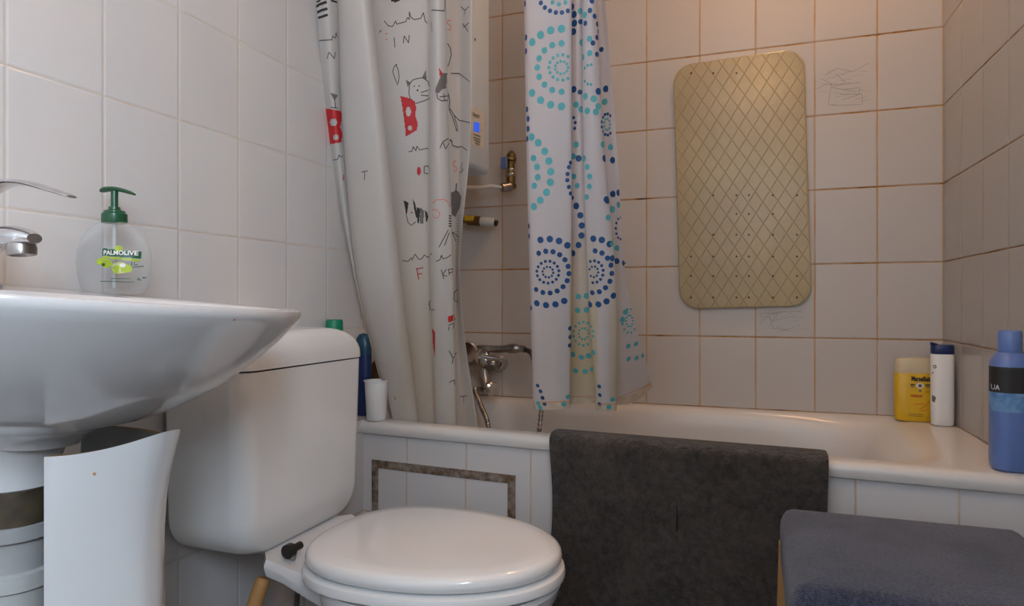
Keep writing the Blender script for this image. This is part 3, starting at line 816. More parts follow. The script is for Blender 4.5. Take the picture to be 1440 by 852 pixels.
dots(Q_((460, 518), (487, 510), (503, 497), (461, 563), (489, 560), (512, 550), (440, 425), (450, 398)), 4.2, T_)
dots(Q_((277, 25), (291, 57), (296, 93), (295, 128), (285, 162), (265, 190)), 4.6, N_)
dots(P_((305, 58), (307, 93), (303, 127), (296, 28), (304, 357), (402, 365), (433, 355), (323, 633), (426, 633), (460, 640), (461, 775), (434, 797), (484, 770), (314, 822)), 4.6, N_)
dots(P_((368, 42), (387, 65), (397, 97), (401, 127), (396, 150), (380, 172), (415, 198), (396, 217), (330, 87), (350, 93), (376, 4), (328, 368)), 3.4, N_)
dots(P_((337, 170), (340, 230), (350, 385), (383, 395), (313, 418), (333, 437), (358, 443), (402, 425), (428, 407), (392, 447), (313, 578), (420, 578), (452, 588), (302, 625), (345, 633), (458, 835), (484, 818)), 4.4, T_)
dots(P_((305, 705), (317, 742), (358, 667), (367, 705), (366, 745), (356, 787), (366, 155), (367, 212), (330, 45), (348, 60)), 4.0, T_)
dots(P_((291, 650), (284, 668), (279, 695), (278, 720), (284, 747), (291, 773), (298, 790)), 3.0, N_)
ring(830, 105, [(14, 13, 2.0)], T_, 821, 834, 0.7)
ring(854, 175, [(15, 13, 2.1)], N_, 845, 861, 0.55); ring(854, 175, [(8, 9, 1.6)], T_, 846, 861, 0.5)
dots(P_((304, 470), (310, 490), (308, 513)), 2.4, N_)
ring(873, 321, [(15, 12, 2.0)], N_, 865, 880, 0.45)
dots(Q_((404, 37), (427, 20), (389, 65), (402, 155), (421, 172), (446, 182)), 4.2, T_)
dots(Q_((420, 218), (446, 226), (404, 208), (386, 5)), 4.4, N_)
dots(Q_((106, 62), (110, 95), (111, 130), (108, 163), (118, 383)), 4.0, N_)
dots(Q_((255, 455), (256, 486), (254, 515)), 3.6, N_)
dots(Q_((141, 657), (151, 677), (158, 700), (165, 722), (358, 660), (360, 690), (359, 722)), 3.2, N_)
dots(Q_((143, 720), (150, 735), (233, 723), (248, 697), (405, 706), (392, 733)), 4.0, T_)
# hem stitching
dc.stroke([(757, 566), (800, 564)], .0012, 'label_orange', step=2); dc.stroke([(804, 557), (838, 558)], .0012, 'label_orange', step=2)
dc.stroke([(840, 569), (866, 568)], .0012, 'label_orange', step=2); dc.stroke([(868, 560), (914, 540)], .0012, 'label_orange', step=2)
c2 = b.build('shower_curtain', loc=(-0.38, 1.36, 1.95), sharp=180)
tag(c2, 'pale shower curtain with rings of teal and navy dots, hanging short over the bath', 'curtain')
def s2(p):
    x, y = proj(p)
    f = max(0, min(1, (y - 300) / 150))
    return f * (0.75 if 801 < x < 840 and y < 566 else 0.45 if 856 < x < 872 else 0.12)
stain_attr(c2, s2)
# rod
b = MB(); tube(b, [(XL + .002, 1.36, 1.962), (XR + .004, 1.36, 1.962)], 0.0115, 'white_plastic')
for x in (XL + .001, XR - .009):
    lathe(b, (x, 1.36, 1.962), (1, 0, 0), [(0.03, 0), (0.03, 0.012), (0.018, 0.018)], 'white_plastic')
tag(b.build('curtain_rod'), 'white rod carrying both shower curtains above the bath', 'rod')

# ================================================================== WATER HEATER
hx, hy0, hy1, hb, ht = -0.685, 1.46, 1.742, 1.222, 1.86
heater = thing('water_heater', (XL, (hy0 + hy1) / 2, hb), 'white gas water heater with a small blue display, high on the wall', 'heater')
b = MB(); loops = []
def hloop(ins, z):
    r = 0.022; pts = []
    for cx, cy, a0 in ((hx - r, hy1 - r, 0), (XL + .004 + r, hy1 - r, 90), (XL + .004 + r, hy0 + r, 180), (hx - r, hy0 + r, 270)):
        for k in range(6):
            a = radians(a0 + 18 * k); pts.append(V((cx + (r - ins) * cos(a), cy + (r - ins) * sin(a), z)))
    return pts
loops = [hloop(.016, hb), hloop(.007, hb + .003), hloop(0, hb + .014), hloop(0, ht - .014), hloop(.007, ht - .003), hloop(.016, ht)]
loft(b, loops, 'white_paint', True, True)
casing = b.build('casing', heater)
b = MB()
tr_ = BVHTree.FromPolygons([(hx, 1.3, 1), (hx, 2, 1), (hx, 2, 2), (hx, 1.3, 2)], [(0, 1, 2, 3)])
dc = Decal(b, tr_, px_plane, 0.0008)
F = lambda *p: cc(4.26, 650, 140, p)
dc.poly(F((50, 45), (128, 70), (126, 300), (48, 268)), 'panel_white', 1.0, k=0.8)
dc.poly(F((67, 133), (100, 140), (100, 198), (68, 188)), 'blue_screen', 0.6, k=2)
for st in ([(60, 75), (75, 90), (100, 98)], [(60, 90), (100, 110)], [(62, 205), (108, 222)], [(64, 225), (106, 242)], [(66, 240), (104, 258)], [(75, 260), (100, 272)], [(112, 175), (114, 195)]):
    dc.stroke(F(*st), .0025, 'ink_grey', k=2)
b.build('control_panel', casing, smooth=False)
b = MB(); c = V((-0.80, 1.60, hb - .022))
lathe(b, c, (0, 0, 1), [(0.018, 0), (0.022, .004), (0.022, .022)], 'dark_metal'); b.build('gas_connector', heater)
# small black status lamp
b = MB(); dc = Decal(b, tr_, px_plane, .001); dc.disc(667.6, 55.6, .004, 'ink_black'); b.build('status_light', casing)

# valve on the back wall with pipes to the heater
vx = V((-0.735, 1.965, 0)); pv = lambda px, py, Y=1.95: atY(px, py, Y)
vp = thing('water_valve', pv(716, 262), 'brass shut-off valve with a blue lever on the back wall under the heater', 'valve')
b = MB()
tube(b, [pv(719, 218, 1.96), pv(718, 232, 1.955), pv(718, 262, 1.95)], [0.015, 0.012, 0.014], 'brass', 14)
for y, r in ((224, .019), (240, .015), (247, .018), (262, .019)):
    c = pv(718, y, 1.955); lathe(b, c - V((0, 0, .006)), (0, 0, 1), [(r * .85, 0), (r, .003), (r, .010), (r * .85, .013)], 'dull_chrome' if r < .019 else 'brass', 8)
tube(b, [pv(719, 220, 1.965), pv(719, 217, 2.0)], 0.012, 'brass')
tube(b, [pv(718, 262, 1.95), pv(706, 264, 1.93)], 0.014, 'dull_chrome')
b.build('valve_body', vp)
b = MB(); p = pv(709, 229, 1.93); box(b, p - V((.010, .006, .018)), p + V((.010, .006, .018)), 'blue_plastic', .004); b.build('lever', vp)
b = MB()
tube(b, cr([pv(706, 264, 1.93), pv(690, 262, 1.91), pv(670, 264, 1.85), V((-0.80, 1.66, 1.19)), V((-0.80, 1.60, 1.212))]), 0.0065, 'pale_plastic', 12)
tag(b.build('heater_hose', loc=tuple(pv(690, 262, 1.91))), 'grey flexible hose from the valve to the heater underside', 'hose')
gp = thing('gas_cock', pv(672, 309, 1.93), 'yellow and brass gas cock with a pale plastic end, below the water heater', 'valve')
b = MB(); y = 1.94
p0, p1 = pv(640, 308, y), pv(676, 311, y)
tube(b, [p0, p0.lerp(p1, .5), p0.lerp(p1, .51), p1], [0.010, 0.010, 0.016, 0.015], 'brass', 16)
tube(b, [pv(650, 308, y), pv(650, 308, 2.0)], .010, 'brass')
b.build('pipe', gp)
b = MB(); tube(b, [pv(676, 311, y), pv(677, 311, y), pv(694, 313, y), pv(696, 313, y)], [0.013, 0.0155, 0.0145, .012], 'pale_plastic', 18); b.build('end_plug', gp)
b = MB(); tube(b, [pv(696, 313, y), pv(699, 314, y)], .009, 'dark_metal'); b.build('screw_tip', gp)
b = MB(); p = pv(660, 307, y - .012); box(b, p - V((.016, .006, .008)), p + V((.016, .006, .008)), 'yellow_plastic', .003); b.build('lever', gp)

# ================================================================== BATH MIXER
Ym = 1.93
mx_ = thing('bath_mixer', pv(684, 520, 1.95), 'chrome bath mixer tap on the tiled wall between the two curtains', 'tap')
b = MB()
c = pv(683, 512, Ym)
tube(b, [pv(668, 512, Ym), pv(672, 512, Ym), pv(696, 512, Ym), pv(700, 512, Ym)], [.018, .024, .024, .018], 'dull_chrome', 20)
tube(b, [pv(630, 514, Ym), pv(672, 512, Ym)], .016, 'dull_chrome', 16)
for px in (640, 690):
    q = pv(px, 512, Ym); tube(b, [q, V((q.x, 1.985, q.z))], .013, 'dull_chrome', 16); lathe(b, (q.x, 1.978, q.z), (0, 1, 0), [(.020, 0), (.032, .016), (.032, .0218)], 'chrome', 24)
tube(b, [pv(681, 512, Ym), pv(682, 530, Ym - .01), pv(684, 547, Ym - .03)], [.020, .018, .014], 'dull_chrome', 18)
b.build('mixer_body', mx_)
b = MB()
q = pv(682, 505, Ym - .03); lathe(b, q, (0, -1, 0.3), [(.020, 0), (.024, .012), (.022, .03), (.010, .036)], 'chrome', 24)
tube(b, [q + V((0, -.025, .01)), pv(702, 505, Ym - .06), pv(712, 509, Ym - .07)], [.009, .007, .006], 'chrome', 12); b.build('lever', mx_)
b = MB(); q = pv(690, 545, Ym - .03)
lathe(b, q + V((-.01, 0, 0)), (1, -.5, -.1), [(.012, 0), (.021, .005), (.023, .02), (.018, .026)], 'chrome', 14); b.build('diverter_knob', mx_)
b = MB(); q = pv(676, 488, Ym); lathe(b, q + V((0, 0, -.03)), (0, 0, 1), [(.014, 0), (.012, .02), (.020, .03), (.018, .036)], 'dull_chrome', 16); b.build('handset_cradle', mx_)
hs = thing('hand_shower', pv(705, 491, Ym - .02), 'chrome hand shower lying on the bath mixer with its ribbed hose', 'shower')
b = MB(); Yh = Ym - .025
tube(b, cr([pv(664, 493, Yh), pv(678, 490, Yh), pv(700, 491, Yh), pv(724, 490, Yh), pv(738, 491, Yh)], 6), [.011 + .0035 * (1 if i > 15 and i < 20 else 0) for i in range(25)], 'dull_chrome', 18)
lathe(b, pv(662, 494, Yh) + V((0, -.03, .0)), (0, 1, .2), [(.030, 0), (.034, .006), (.030, .02), (.012, .034)], 'chrome', 24)
b.build('handle', hs)
b = MB()
path = cr([pv(738, 491, Yh), pv(747, 497, Yh - .01), pv(753, 515, Yh - .03), pv(762, 550, 1.86), pv(758, 610, 1.80), V((-0.58, 1.76, 0.30)), V((-0.64, 1.70, 0.24)), V((-0.70, 1.72, 0.36)), pv(687, 606, 1.74), pv(677, 572, 1.80), pv(668, 548, 1.86), pv(682, 548, Ym - .03)], 44)
rr_ = [.0075 if (i % 4) < 2 else .0048 for i in range(len(path))]
tube(b, path, rr_, 'dull_chrome', 10); b.build('hose', hs, sharp=60)

# ================================================================== TOILET
def rloft_y(mb, z, yc, hy, x0, x1, r, N=8):
    pts = []
    for cx, cy, a0 in ((x1 - r, yc + hy - r, 0), (x0 + r * .4, yc + hy - r * .4, 90), (x0 + r * .4, yc - hy + r * .4, 180), (x1 - r, yc - hy + r, 270)):
        rr = r if a0 in (0, 270) else r * .4
        for k in range(N):
            a = radians(a0 + 90 * k / (N - 1)); pts.append(V((cx + rr * cos(a), cy + rr * sin(a), z)))
    return pts
toilet = thing('toilet', (-0.62, 1.09, 0), 'white close-coupled toilet with its lid closed, beside the bath', 'toilet')
yc = 1.09; zb, zs, ztp = 0.428, 0.752, 0.819
b = MB(); loops = []
for k in range(9):
    a = radians(90 * k / 8); rz = .065
    loops.append(rloft_y(b, zb + rz * (1 - sin(a)) * 1.0 if False else zb + rz * (1 - cos(a)), yc, .180 - .058 * (1 - sin(a)), XL + .012, -.800 - .020 * (1 - sin(a)), .036))
loops.append(rloft_y(b, zs, yc, .186, XL + .010, -.795, .036))
loft(b, loops, 'cistern_plastic', True, True)
b.build('cistern', toilet)
b = MB(); loops = [rloft_y(b, zs + .0025, yc, .184, XL + .012, -.797, .036), rloft_y(b, zs + .003, yc, .188, XL + .009, -.793, .037), rloft_y(b, zs + .010, yc, .188, XL + .009, -.793, .037)]
for k in range(1, 9):
    a = radians(90 * k / 8)
    loops.append(rloft_y(b, zs + .010 + (ztp - zs - .010) * sin(a), yc, .188 - .088 * (1 - cos(a)), XL + .009 + .010 * (1 - cos(a)), -.793 - .030 * (1 - cos(a)), .036))
loft(b, loops, 'cistern_plastic', True, True); b.build('cistern_lid', toilet)
def egg(x0, x1, hw, z, N=64, er=2.6, sh=0.42):
    """x0 back, x1 front; rounder front"""
    xc = x0 + (x1 - x0) * sh; out = []
    for k in range(N):
        t = 2 * pi * k / N; c, s_ = cos(t), sin(t)
        if c >= 0: x = xc + (x1 - xc) * c; y = hw * s_
        else: x = xc - (xc - x0) * abs(c) ** (2 / er); y = hw * (abs(s_) ** (2 / er)) * (1 if s_ >= 0 else -1)
        out.append(V((x, yc + y, z)))
    return out
b = MB()
prof = [(-.72, -.47, .105, 0), (-.72, -.46, .105, .02), (-.70, -.48, .09, .08), (-.69, -.45, .092, .16), (-.70, -.39, .125, .25), (-.715, -.335, .165, .33), (-.72, -.312, .181, .375), (-.72, -.308, .183, .390), (-.718, -.312, .180, .397)]
loops = [egg(a, c, h, z) for a, c, h, z in prof]
loops += [egg(-.69, -.345, .145, .398), egg(-.68, -.36, .13, .38), egg(-.66, -.40, .10, .28), egg(-.63, -.45, .05, .2)]
loft(b, loops, 'ceramic', True, True); 
b.build('bowl', toilet)
b = MB(); loops = []
for x, hw, zt_, zb_ in ((-.962, .045, .4275, .395), (-.86, .045, .4275, .395), (-.82, .110, .4275, .395), (-.795, .138, .4265, .397), (-.765, .130, .415, .385), (-.72, .120, .400, .36), (-.66, .12, .396, .34)):
    loops.append([V((x, yc + s1_ * hw * (abs(q) ** .5 if False else 1) * f, z)) for s1_, f, z in ((1, .96, zb_ ), (1, 1, zb_ + .015), (1, 1, zt_ - .010), (1, .96, zt_), (-1, .96, zt_), (-1, 1, zt_ - .010), (-1, 1, zb_ + .015), (-1, .96, zb_))])
loft(b, loops, 'ceramic', True, True); b.build('cistern_shelf', toilet, sharp=50)
b = MB(); o_ = lambda z, d: egg(-.758 + d, -.300 - d, .186 - d, z); i_ = lambda z, d: egg(-.68 - d, -.372 + d, .112 + d, z)
loft(b, [i_(.401, .01), o_(.401, .006), o_(.404, .001), o_(.411, 0), o_(.418, .002), o_(.421, .008), i_(.421, .008), i_(.411, 0), i_(.401, .01)], 'seat_plastic'); b.build('seat', toilet)
b = MB(); loops = []
for d, z in ((.012, .4255), (.005, .4265), (.001, .431), (0, .437), (.0015, .443), (.005, .4480), (.012, .4510), (.04, .4530), (.10, .454)):
    loops.append(egg(-.752 + d, -.306 - d, .182 - d * .95, z))
loft(b, loops, 'seat_plastic', True, True); b.build('lid', toilet)
for s_ in (-1, 1):
    b = MB(); q = V((-.766 if s_ < 0 else -.748, yc + (s_ * .095 if s_ < 0 else .05), .436 if s_ < 0 else .432))
    lathe(b, q + V((0, -.022, 0)), (0, 1, 0), [(.006, 0), (.0125, .003), (.0125, .015), (.007, .018), (.007, .04)], 'dark_metal', 18)
    tube(b, [q + V((0, 0, -.004)), q + V((-.004, 0, -.022))], .006, 'dull_chrome', 10); b.build('hinge', toilet)
b = MB()
tube(b, cr([(-.95, 1.22, .10), (-.93, 1.22, .25), (-.93, 1.2, .38), (-.93, 1.18, .427)], 5), .006, 'dull_chrome', 10); b.build('supply_hose', toilet)

# wooden stick behind the toilet
b = MB(); q = atY(371, 812, .965)
tube(b, [V((q.x - .09, q.y - .10, 0.0)), q + V((-.0022, -.0024, -.009)), q + V((-.0009, -.001, -.004)), q], [.013, .013, .012, .008], 'wood', 18)
tag(b.build('wooden_stick', loc=(q.x - .09, q.y - .10, 0)), 'light brown wooden stick leaning under the cistern behind the toilet', 'stick')

# ================================================================== WASHBASIN
def TZ(x, y): return .8735 - .047 * (y - .367) - .068 * (x + .563)
sink = thing('washbasin', (-.76, .55, .73), 'white ceramic washbasin on the left wall with its underside in view', 'sink')
b = MB(); cx, cy = -.76, .55
def sl(s, dz, bx=None):
    a = .262 * s; bb = .283 * s
    pts = sel(cx - .03 * (1 - s), cy, a, bb, lambda x, y: TZ(x, y) + dz, 2.15, 72, a2=.25 * s, e2=4.5)
    for p in pts: p.x = max(p.x, XL + .0015)
    return pts
loops = [sl(.16, -.172), sl(.20, -.158), sl(.30, -.147), sl(.42, -.137), sl(.56, -.118), sl(.70, -.092), sl(.82, -.062), sl(.91, -.036), sl(.965, -.017), sl(.993, -.007), sl(1.0, -.001), sl(.997, .003), sl(.985, .0045)]
def il(s, dz): return sel(-.705, cy, .172 * s, .235 * s, lambda x, y: TZ(x, y) + dz, 2.2, 72, a2=.13 * s, e2=2.6)
loops += [il(1.04, .002), il(1.0, -.004), il(.94, -.03), il(.8, -.075), il(.5, -.098), il(.12, -.102)]
loft(b, loops, 'ceramic', True, True)
# small orange chips in the glaze
tr2 = bvh(b); dc = Decal(b, tr2, px_plane, .0006); dc.disc(329, 449, .0016, 'stain_orange')
b.build('basin', sink)
b = MB(); sx, sy = -.818, .55
lathe(b, (sx, sy, .655), (0, 0, 1), [(.040, 0), (.046, .004), (.047, .03), (.062, .075), (.085, .10)], 'ceramic', 32); b.build('outlet_collar', sink)
b = MB()
box(b, (XL + .001, .34, .872), (XL + .010, .80, .886), 'cream_plastic', .003); b.build('sealant_strip', sink)

# tap on the basin
tap = thing('basin_tap', (-.885, .55, TZ(-.885, .55)), 'chrome mixer tap at the back of the washbasin', 'tap')
b = MB(); z0 = TZ(-.885, .55) + .002
lathe(b, (-.885, .55, z0), (0, 0, 1), [(.027, 0), (.027, .004), (.022, .008), (.021, .05), (.023, .075), (.020, .088)], 'chrome', 28)
tube(b, cr([(-.885, .55, z0 + .025), (-.86, .55, z0 + .052), (-.825, .55, z0 + .059), (-.784, .55, z0 + .056)], 6), [.016, .016, .0165, .017, .0175, .018, .0185, .019, .0195, .020, .0205, .021, .0215, .021, .020, .0185, .0165, .0135, .009], 'chrome', 20, flat=.62)
spout = b.build('spout', tap)
b = MB(); lathe(b, (-.806, .55, z0 + .051), (0.1, 0, -1), [(.014, 0), (.0155, .006), (.0145, .014), (.012, .0145), (.011, .010)], 'dull_chrome', 24); b.build('aerator', spout)
b = MB()
tube(b, cr([(-.89, .55, z0 + .088), (-.878, .55, z0 + .110), (-.84, .55, z0 + .122), (-.80, .55, z0 + .121), (-.755, .55, z0 + .110), (-.724, .55, z0 + .101)], 5), [.018 - .0003 * i for i in range(20)] + [.011, .0105, .010, .009, .008, .006], 'chrome', 16, flat=.25)
b.build('lever', tap)

# soap dispenser
q = atY(161, 418, .775); bx, by = q.x, q.y; bz = TZ(bx, by) + .0052
soap = thing('soap_dispenser', (bx, by, bz), 'clear plastic soap dispenser with a green pump on the washbasin', 'soap dispenser')
rotb = radians(50.4)      # broad side turned to the room
ca = V((cos(rotb - pi / 2 + pi / 2), sin(rotb - pi / 2 + pi / 2), 0))
wd = V((RGT.x * .93, RGT.y * .93, 0)).normalized(); rotw = math.atan2(wd.y, wd.x)
prof = [(.038, 0), (.044, .003), (.0485, .012), (.0525, .03), (.0540, .048), (.0525, .066), (.0470, .084), (.0380, .097), (.026, .106), (.0165, .1105), (.0150, .116)]
b = MB(); loft(b, [sel(bx, by, a, max(a * .62, .014), bz + z, 2.3, 48, rot=rotw) for a, z in prof], 'clear_plastic', True, True)
tr3 = bvh(b)
bot = b.build('bottle', soap)
org = V((bx, by, bz)); dv_ = V((-wd.y, wd.x, 0))
b = MB(); dc = Decal(b, tr3, face_plane(org, wd, UP, dv_), .0006)
# label colours sit in metres across the bottle: 1 px of the photo is about 1.07 mm
s_ = 0.90e-3; S = lambda *p: [((100 + x / 5.01 - 142) * s_ + .001, .004 + (418 - (260 + y / 5.01)) * s_) for x, y in p]
dc.poly(S((212, 440), (482, 462), (476, 520), (212, 500)), 'label_green', .0012)
dc.poly(S((215, 504), (476, 524), (474, 545), (215, 522)), 'label_lime', .0012)
tx = S((345, 478))[0]; dc.text('PALMOLIVE', tx[0], tx[1], .0094, 'ink_white', k=4, sx=.88, bold=.0003)
for p, m_, r in (((205, 550), 'label_lime', .007), ((250, 565), 'label_lime', .0085), ((225, 575), 'label_green', .003), ((350, 600), 'label_pale', .011), ((330, 615), 'label_lime', .008), ((395, 605), 'label_lime', .008), ((340, 440), 'label_lime', .006), ((370, 580), 'ink_white', .004)):
    x, y = S(p)[0]; dc.disc(x, y, r, m_, k=1.5 if m_ != 'ink_white' else 2.2, ry=r * .8)
for st in ([(430, 548), (425, 590)], [(445, 548), (440, 575), (462, 572)], [(415, 600), (490, 582)]): dc.stroke(S(*st), .0012, 'label_green', step=.002)
for st in ([(280, 690), (415, 690)], [(190, 712), (435, 718)], [(455, 680), (470, 700), (450, 695)]): dc.stroke(S(*st), .0010, 'label_green', step=.002)
dc.poly(S((478, 675), (500, 670), (504, 690), (484, 696)), 'label_green', .001)
b.build('printed_label', bot, smooth=False)
b = MB(); zc = bz + .1145
lathe(b, (bx, by, zc - .006), (0, 0, 1), [(.0175, 0), (.0180, .002), (.0178, .014), (.0150, .0165), (.0150, .0185), (.0085, .021), (.0080, .025)], 'pump_green', 30)
lathe(b, (bx, by, zc + .018), (0, 0, 1), [(.0052, 0), (.0052, .026)], 'pump_green', 16)
hd = wd
tube(b, cr([V((bx, by, zc + .043)) - hd * .021, V((bx, by, zc + .0465)) - hd * .012, V((bx, by, zc + .0465)) + hd * .005, V((bx, by, zc + .0415)) + hd * .024, V((bx, by, zc + .0385)) + hd * .031], 5), [.004, .006, .008, .009, .0095, .010, .010, .010, .0098, .0095, .009, .0088, .0085, .008, .0075, .007, .0062, .0055, .005, .0045, .004], 'pump_green', 16, flat=.38)
b.build('pump', soap)
b = MB(); tube(b, [(bx, by, bz + .008), (bx, by, zc)], .003, 'pale_plastic', 10); b.build('dip_tube', soap)

# pedestal, tilted open shell
ped = thing('basin_pedestal', (-.65, .575, 0), 'white ceramic pedestal standing loose and crooked under the washbasin', 'pedestal')
b = MB()
base = [(-.703, .503), (-.690, .516), (-.668, .541), (-.652, .563), (-.645, .582), (-.650, .604), (-.672, .630), (-.705, .650), (-.745, .660), (-.80, .664), (-.855, .660)]
def ring_p(fl, z, ins=0.0, tw=0.0):
    pts = cr([V((x, y, 0)) for x, y in base], 6); c = V((-.715, .59, 0)); out = []
    for p in pts:
        d = p - c
        g = min(1, max(0, (p.x + .70) / .05))
        q = p + V((fl * g, -fl * .05 * g, 0))
        q = c + (q - c) * (1 - ins / max(.02, (q - c).length))
        out.append(V((q.x, q.y, (z + max(0, q.x + .70) * (.38 * q.x + .70 * .38) * 7 * (z - .6) / .108) if z > .6 else z)))
    return out
hs_ = [(.030, 0), (.026, .03), (.010, .2), (.004, .42), (-.002, .52), (-.002, .60), (.004, .64), (.013, .67), (.024, .695), (.030, .708)]
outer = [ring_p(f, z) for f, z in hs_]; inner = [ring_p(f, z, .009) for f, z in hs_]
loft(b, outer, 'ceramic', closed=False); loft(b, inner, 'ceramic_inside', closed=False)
n_ = len(outer[0])
loft(b, [outer[-1], inner[-1]], 'tan_paper', closed=False); loft(b, [outer[0], inner[0]], 'ceramic', closed=False)
loft(b, [[r[0] for r in outer], [r[0] for r in inner]], 'ceramic', closed=False); loft(b, [[r[-1] for r in outer], [r[-1] for r in inner]], 'ceramic', closed=False)
tr4 = bvh(b); dc = Decal(b, tr4, px_plane, .0006); dc.disc(133, 666, .0018, 'stain_orange')
b.build('shell', ped, sharp=60)

# drain below the basin
trap = thing('drain_trap', (sx, sy, 0), 'grey plastic drain pipe with ribbed nuts under the washbasin', 'drain pipe')
def cyl(name, segs, m, N=36):
    bb = MB(); lathe(bb, (sx, sy, 0), (0, 0, 1), segs, m, N); return bb.build(name, trap)
cyl('tailpiece', [(.042, .617), (.042, .658)], 'brown_pipe')
bb = MB(); L_ = []
def nut(z0, z1, r, name, m='pale_plastic', ribs=30):
    bb = MB(); loops = []
    for rr, z in ((r * .93, z0), (r, z0 + .002), (r, z1 - .002), (r * .93, z1)):
        loops.append([V((sx + rr * (1 + .02 * (k % 2)) * cos(2 * pi * k / (ribs * 2)), sy + rr * (1 + .02 * (k % 2)) * sin(2 * pi * k / (ribs * 2)), z)) for k in range(ribs * 2)])
    loft(bb, loops, m, True, True); return bb.build(name, trap)
nut(.598, .617, .043, 'lock_nut', 'grey_plastic', 40)
cyl('pipe', [(.036, .563), (.036, .598)], 'grey_plastic')
nut(.541, .563, .042, 'lock_nut', 'pale_plastic', 30)
cyl('trap_cup', [(.006, .44), (.030, .445), (.036, .46), (.037, .541)], 'pale_plastic')
bb = MB(); tube(bb, cr([(sx - .03, sy, .50), (sx - .08, sy, .50), (sx - .12, sy, .50), (XL + .002, sy, .50)], 4), .019, 'pale_plastic', 18); bb.build('outlet_pipe', trap)

# ================================================================== BATH RUG OVER THE RIM
b = MB(); NX = 90
pf = [(.082, .500), (.070, .530), (.062, .560), (.056, .578), (.046, .5835), (.028, .5845), (.010, .5845), (-.004, .582), (-.014, .574), (-.018, .560), (-.018, .54), (-.016, .50), (-.015, .44), (-.014, .37), (-.013, .29), (-.013, .21), (-.012, .13)]
pf = [(p.x, p.y) for p in cr([V((a, z, 0)) for a, z in pf], 7)]
rx0, rx1 = -.418, .131
def rug_side(off, noise):
    g = []
    for i in range(NX + 1):
        u = i / NX; col_ = []
        for j, (a, z) in enumerate(pf):
            x = rx0 + (rx1 - rx0) * u + (.004 * sin(z * 18) if u < .5 else .003 * sin(z * 11))
            pa, pb = pf[max(0, j - 1)], pf[min(len(pf) - 1, j + 1)]
            t = V((pb[0] - pa[0], pb[1] - pa[1], 0)).normalized(); nr = V((t.y, -t.x, 0))   # outward
            e = min(1, sqrt(max(0, min(u, 1 - u)) / .018)); e2 = min(1, sqrt(min(j, len(pf) - 1 - j) / 2.5))
            k = off * e * e2 + (noise * rs.uniform(-1, 1) * e * e2) + (.0025 * sin(x * 23 + z * 9) * noise / .0009)
            col_.append(V((x, YF(x) + a - nr.x * k * -1 * -1, z - nr.y * k)) )
        g.append(col_)
    return g
fr = rug_side(.0075, .0011); bk = rug_side(-.0015, .0)
for G, m_ in ((fr, 'towelling'), (bk, 'towelling')):
    loft(b, G, m_, closed=False)
for e_ in (0, -1): loft(b, [fr[e_], bk[e_]], 'towelling', closed=False)
for e_ in (0, -1): loft(b, [[c_[e_] for c_ in fr], [c_[e_] for c_ in bk]], 'towelling', closed=False)
rug = b.build('bath_rug', loc=(-.15, YF(-.15), .13), sharp=180)
tag(rug, 'dark grey fluffy bath rug hung over the bathtub rim', 'bath rug')

# ================================================================== STOOL
stool = thing('stool', (.23, 1.135, 0), 'square stool with dark blue-grey fabric top beside the bath', 'stool')
b = MB(); sx0, sx1, sy0, sy1, szt = .043, .412, .945, 1.318, .502
loops = []
def srr(ins, z, r=.022):
    pts = []
    for cx_, cy_, a0 in ((sx1 - r, sy1 - r, 0), (sx0 + r, sy1 - r, 90), (sx0 + r, sy0 + r, 180), (sx1 - r, sy0 + r, 270)):
        for k in range(8):
            a = radians(a0 + 90 * k / 7); pts.append(V((cx_ + (r - ins) * cos(a), cy_ + (r - ins) * sin(a), z)))
    return pts
for ins, z in ((.012, .412), (.004, .415), (.001, .425), (.001, .47), (.002, .482), (.005, .490), (.011, .4995), (.02, .504)): loops.append(srr(ins, z))
c0 = V(((sx0 + sx1) / 2, (sy0 + sy1) / 2, 0)); last = loops[-1]
for s2_, dz in ((.85, .0025), (.6, .004), (.3, .0045), (.08, .0045)):
    loops.append([V((c0.x + (p.x - c0.x) * s2_, c0.y + (p.y - c0.y) * s2_, .504 + dz)) for p in last])
loft(b, loops, 'navy_fabric', True, True); b.build('cushion', stool, sharp=70)
b = MB(); box(b, (sx0 + .02, sy0 + .02, .375), (sx1 - .02, sy1 - .02, .4125), 'dark_wood', .004); b.build('seat_frame', stool)
for ix, iy in ((0, 0), (0, 1), (1, 0), (1, 1)):
    x = sx0 + .004 if ix == 0 else sx1 - .022; y = sy0 + .022 if iy == 0 else sy1 - .028
    dx = -.016 if ix == 0 else .014; dy = -.02 if iy == 0 else .02
    b = MB(); loops = []
    for t in (0, .5, 1):
        h = .013 - .003 * t; px_ = x + dx * t + (.008 if ix == 0 else 0); py_ = y + dy * t; z = .445 * (1 - t) if ix == 0 and iy == 1 else .41 * (1 - t)
        loops.append([V((px_ + a * h, py_ + c_ * h, z)) for a, c_ in ((-1, -1), (1, -1), (1, 1), (-1, 1))])
    loft(b, loops, 'wood', True, True); b.build('leg', stool, sharp=30)

# ================================================================== BOTTLES AND SMALL THINGS ON THE BATH
def zrow(cx, cy, prof, m, e=2.0, N=40, rot=0, asp=1.0, mb=None):
    mb = mb or MB(); loft(mb, [sel(cx, cy, a, a * asp, z, e, N, rot=rot) for a, z in prof], m, True, True); return mb
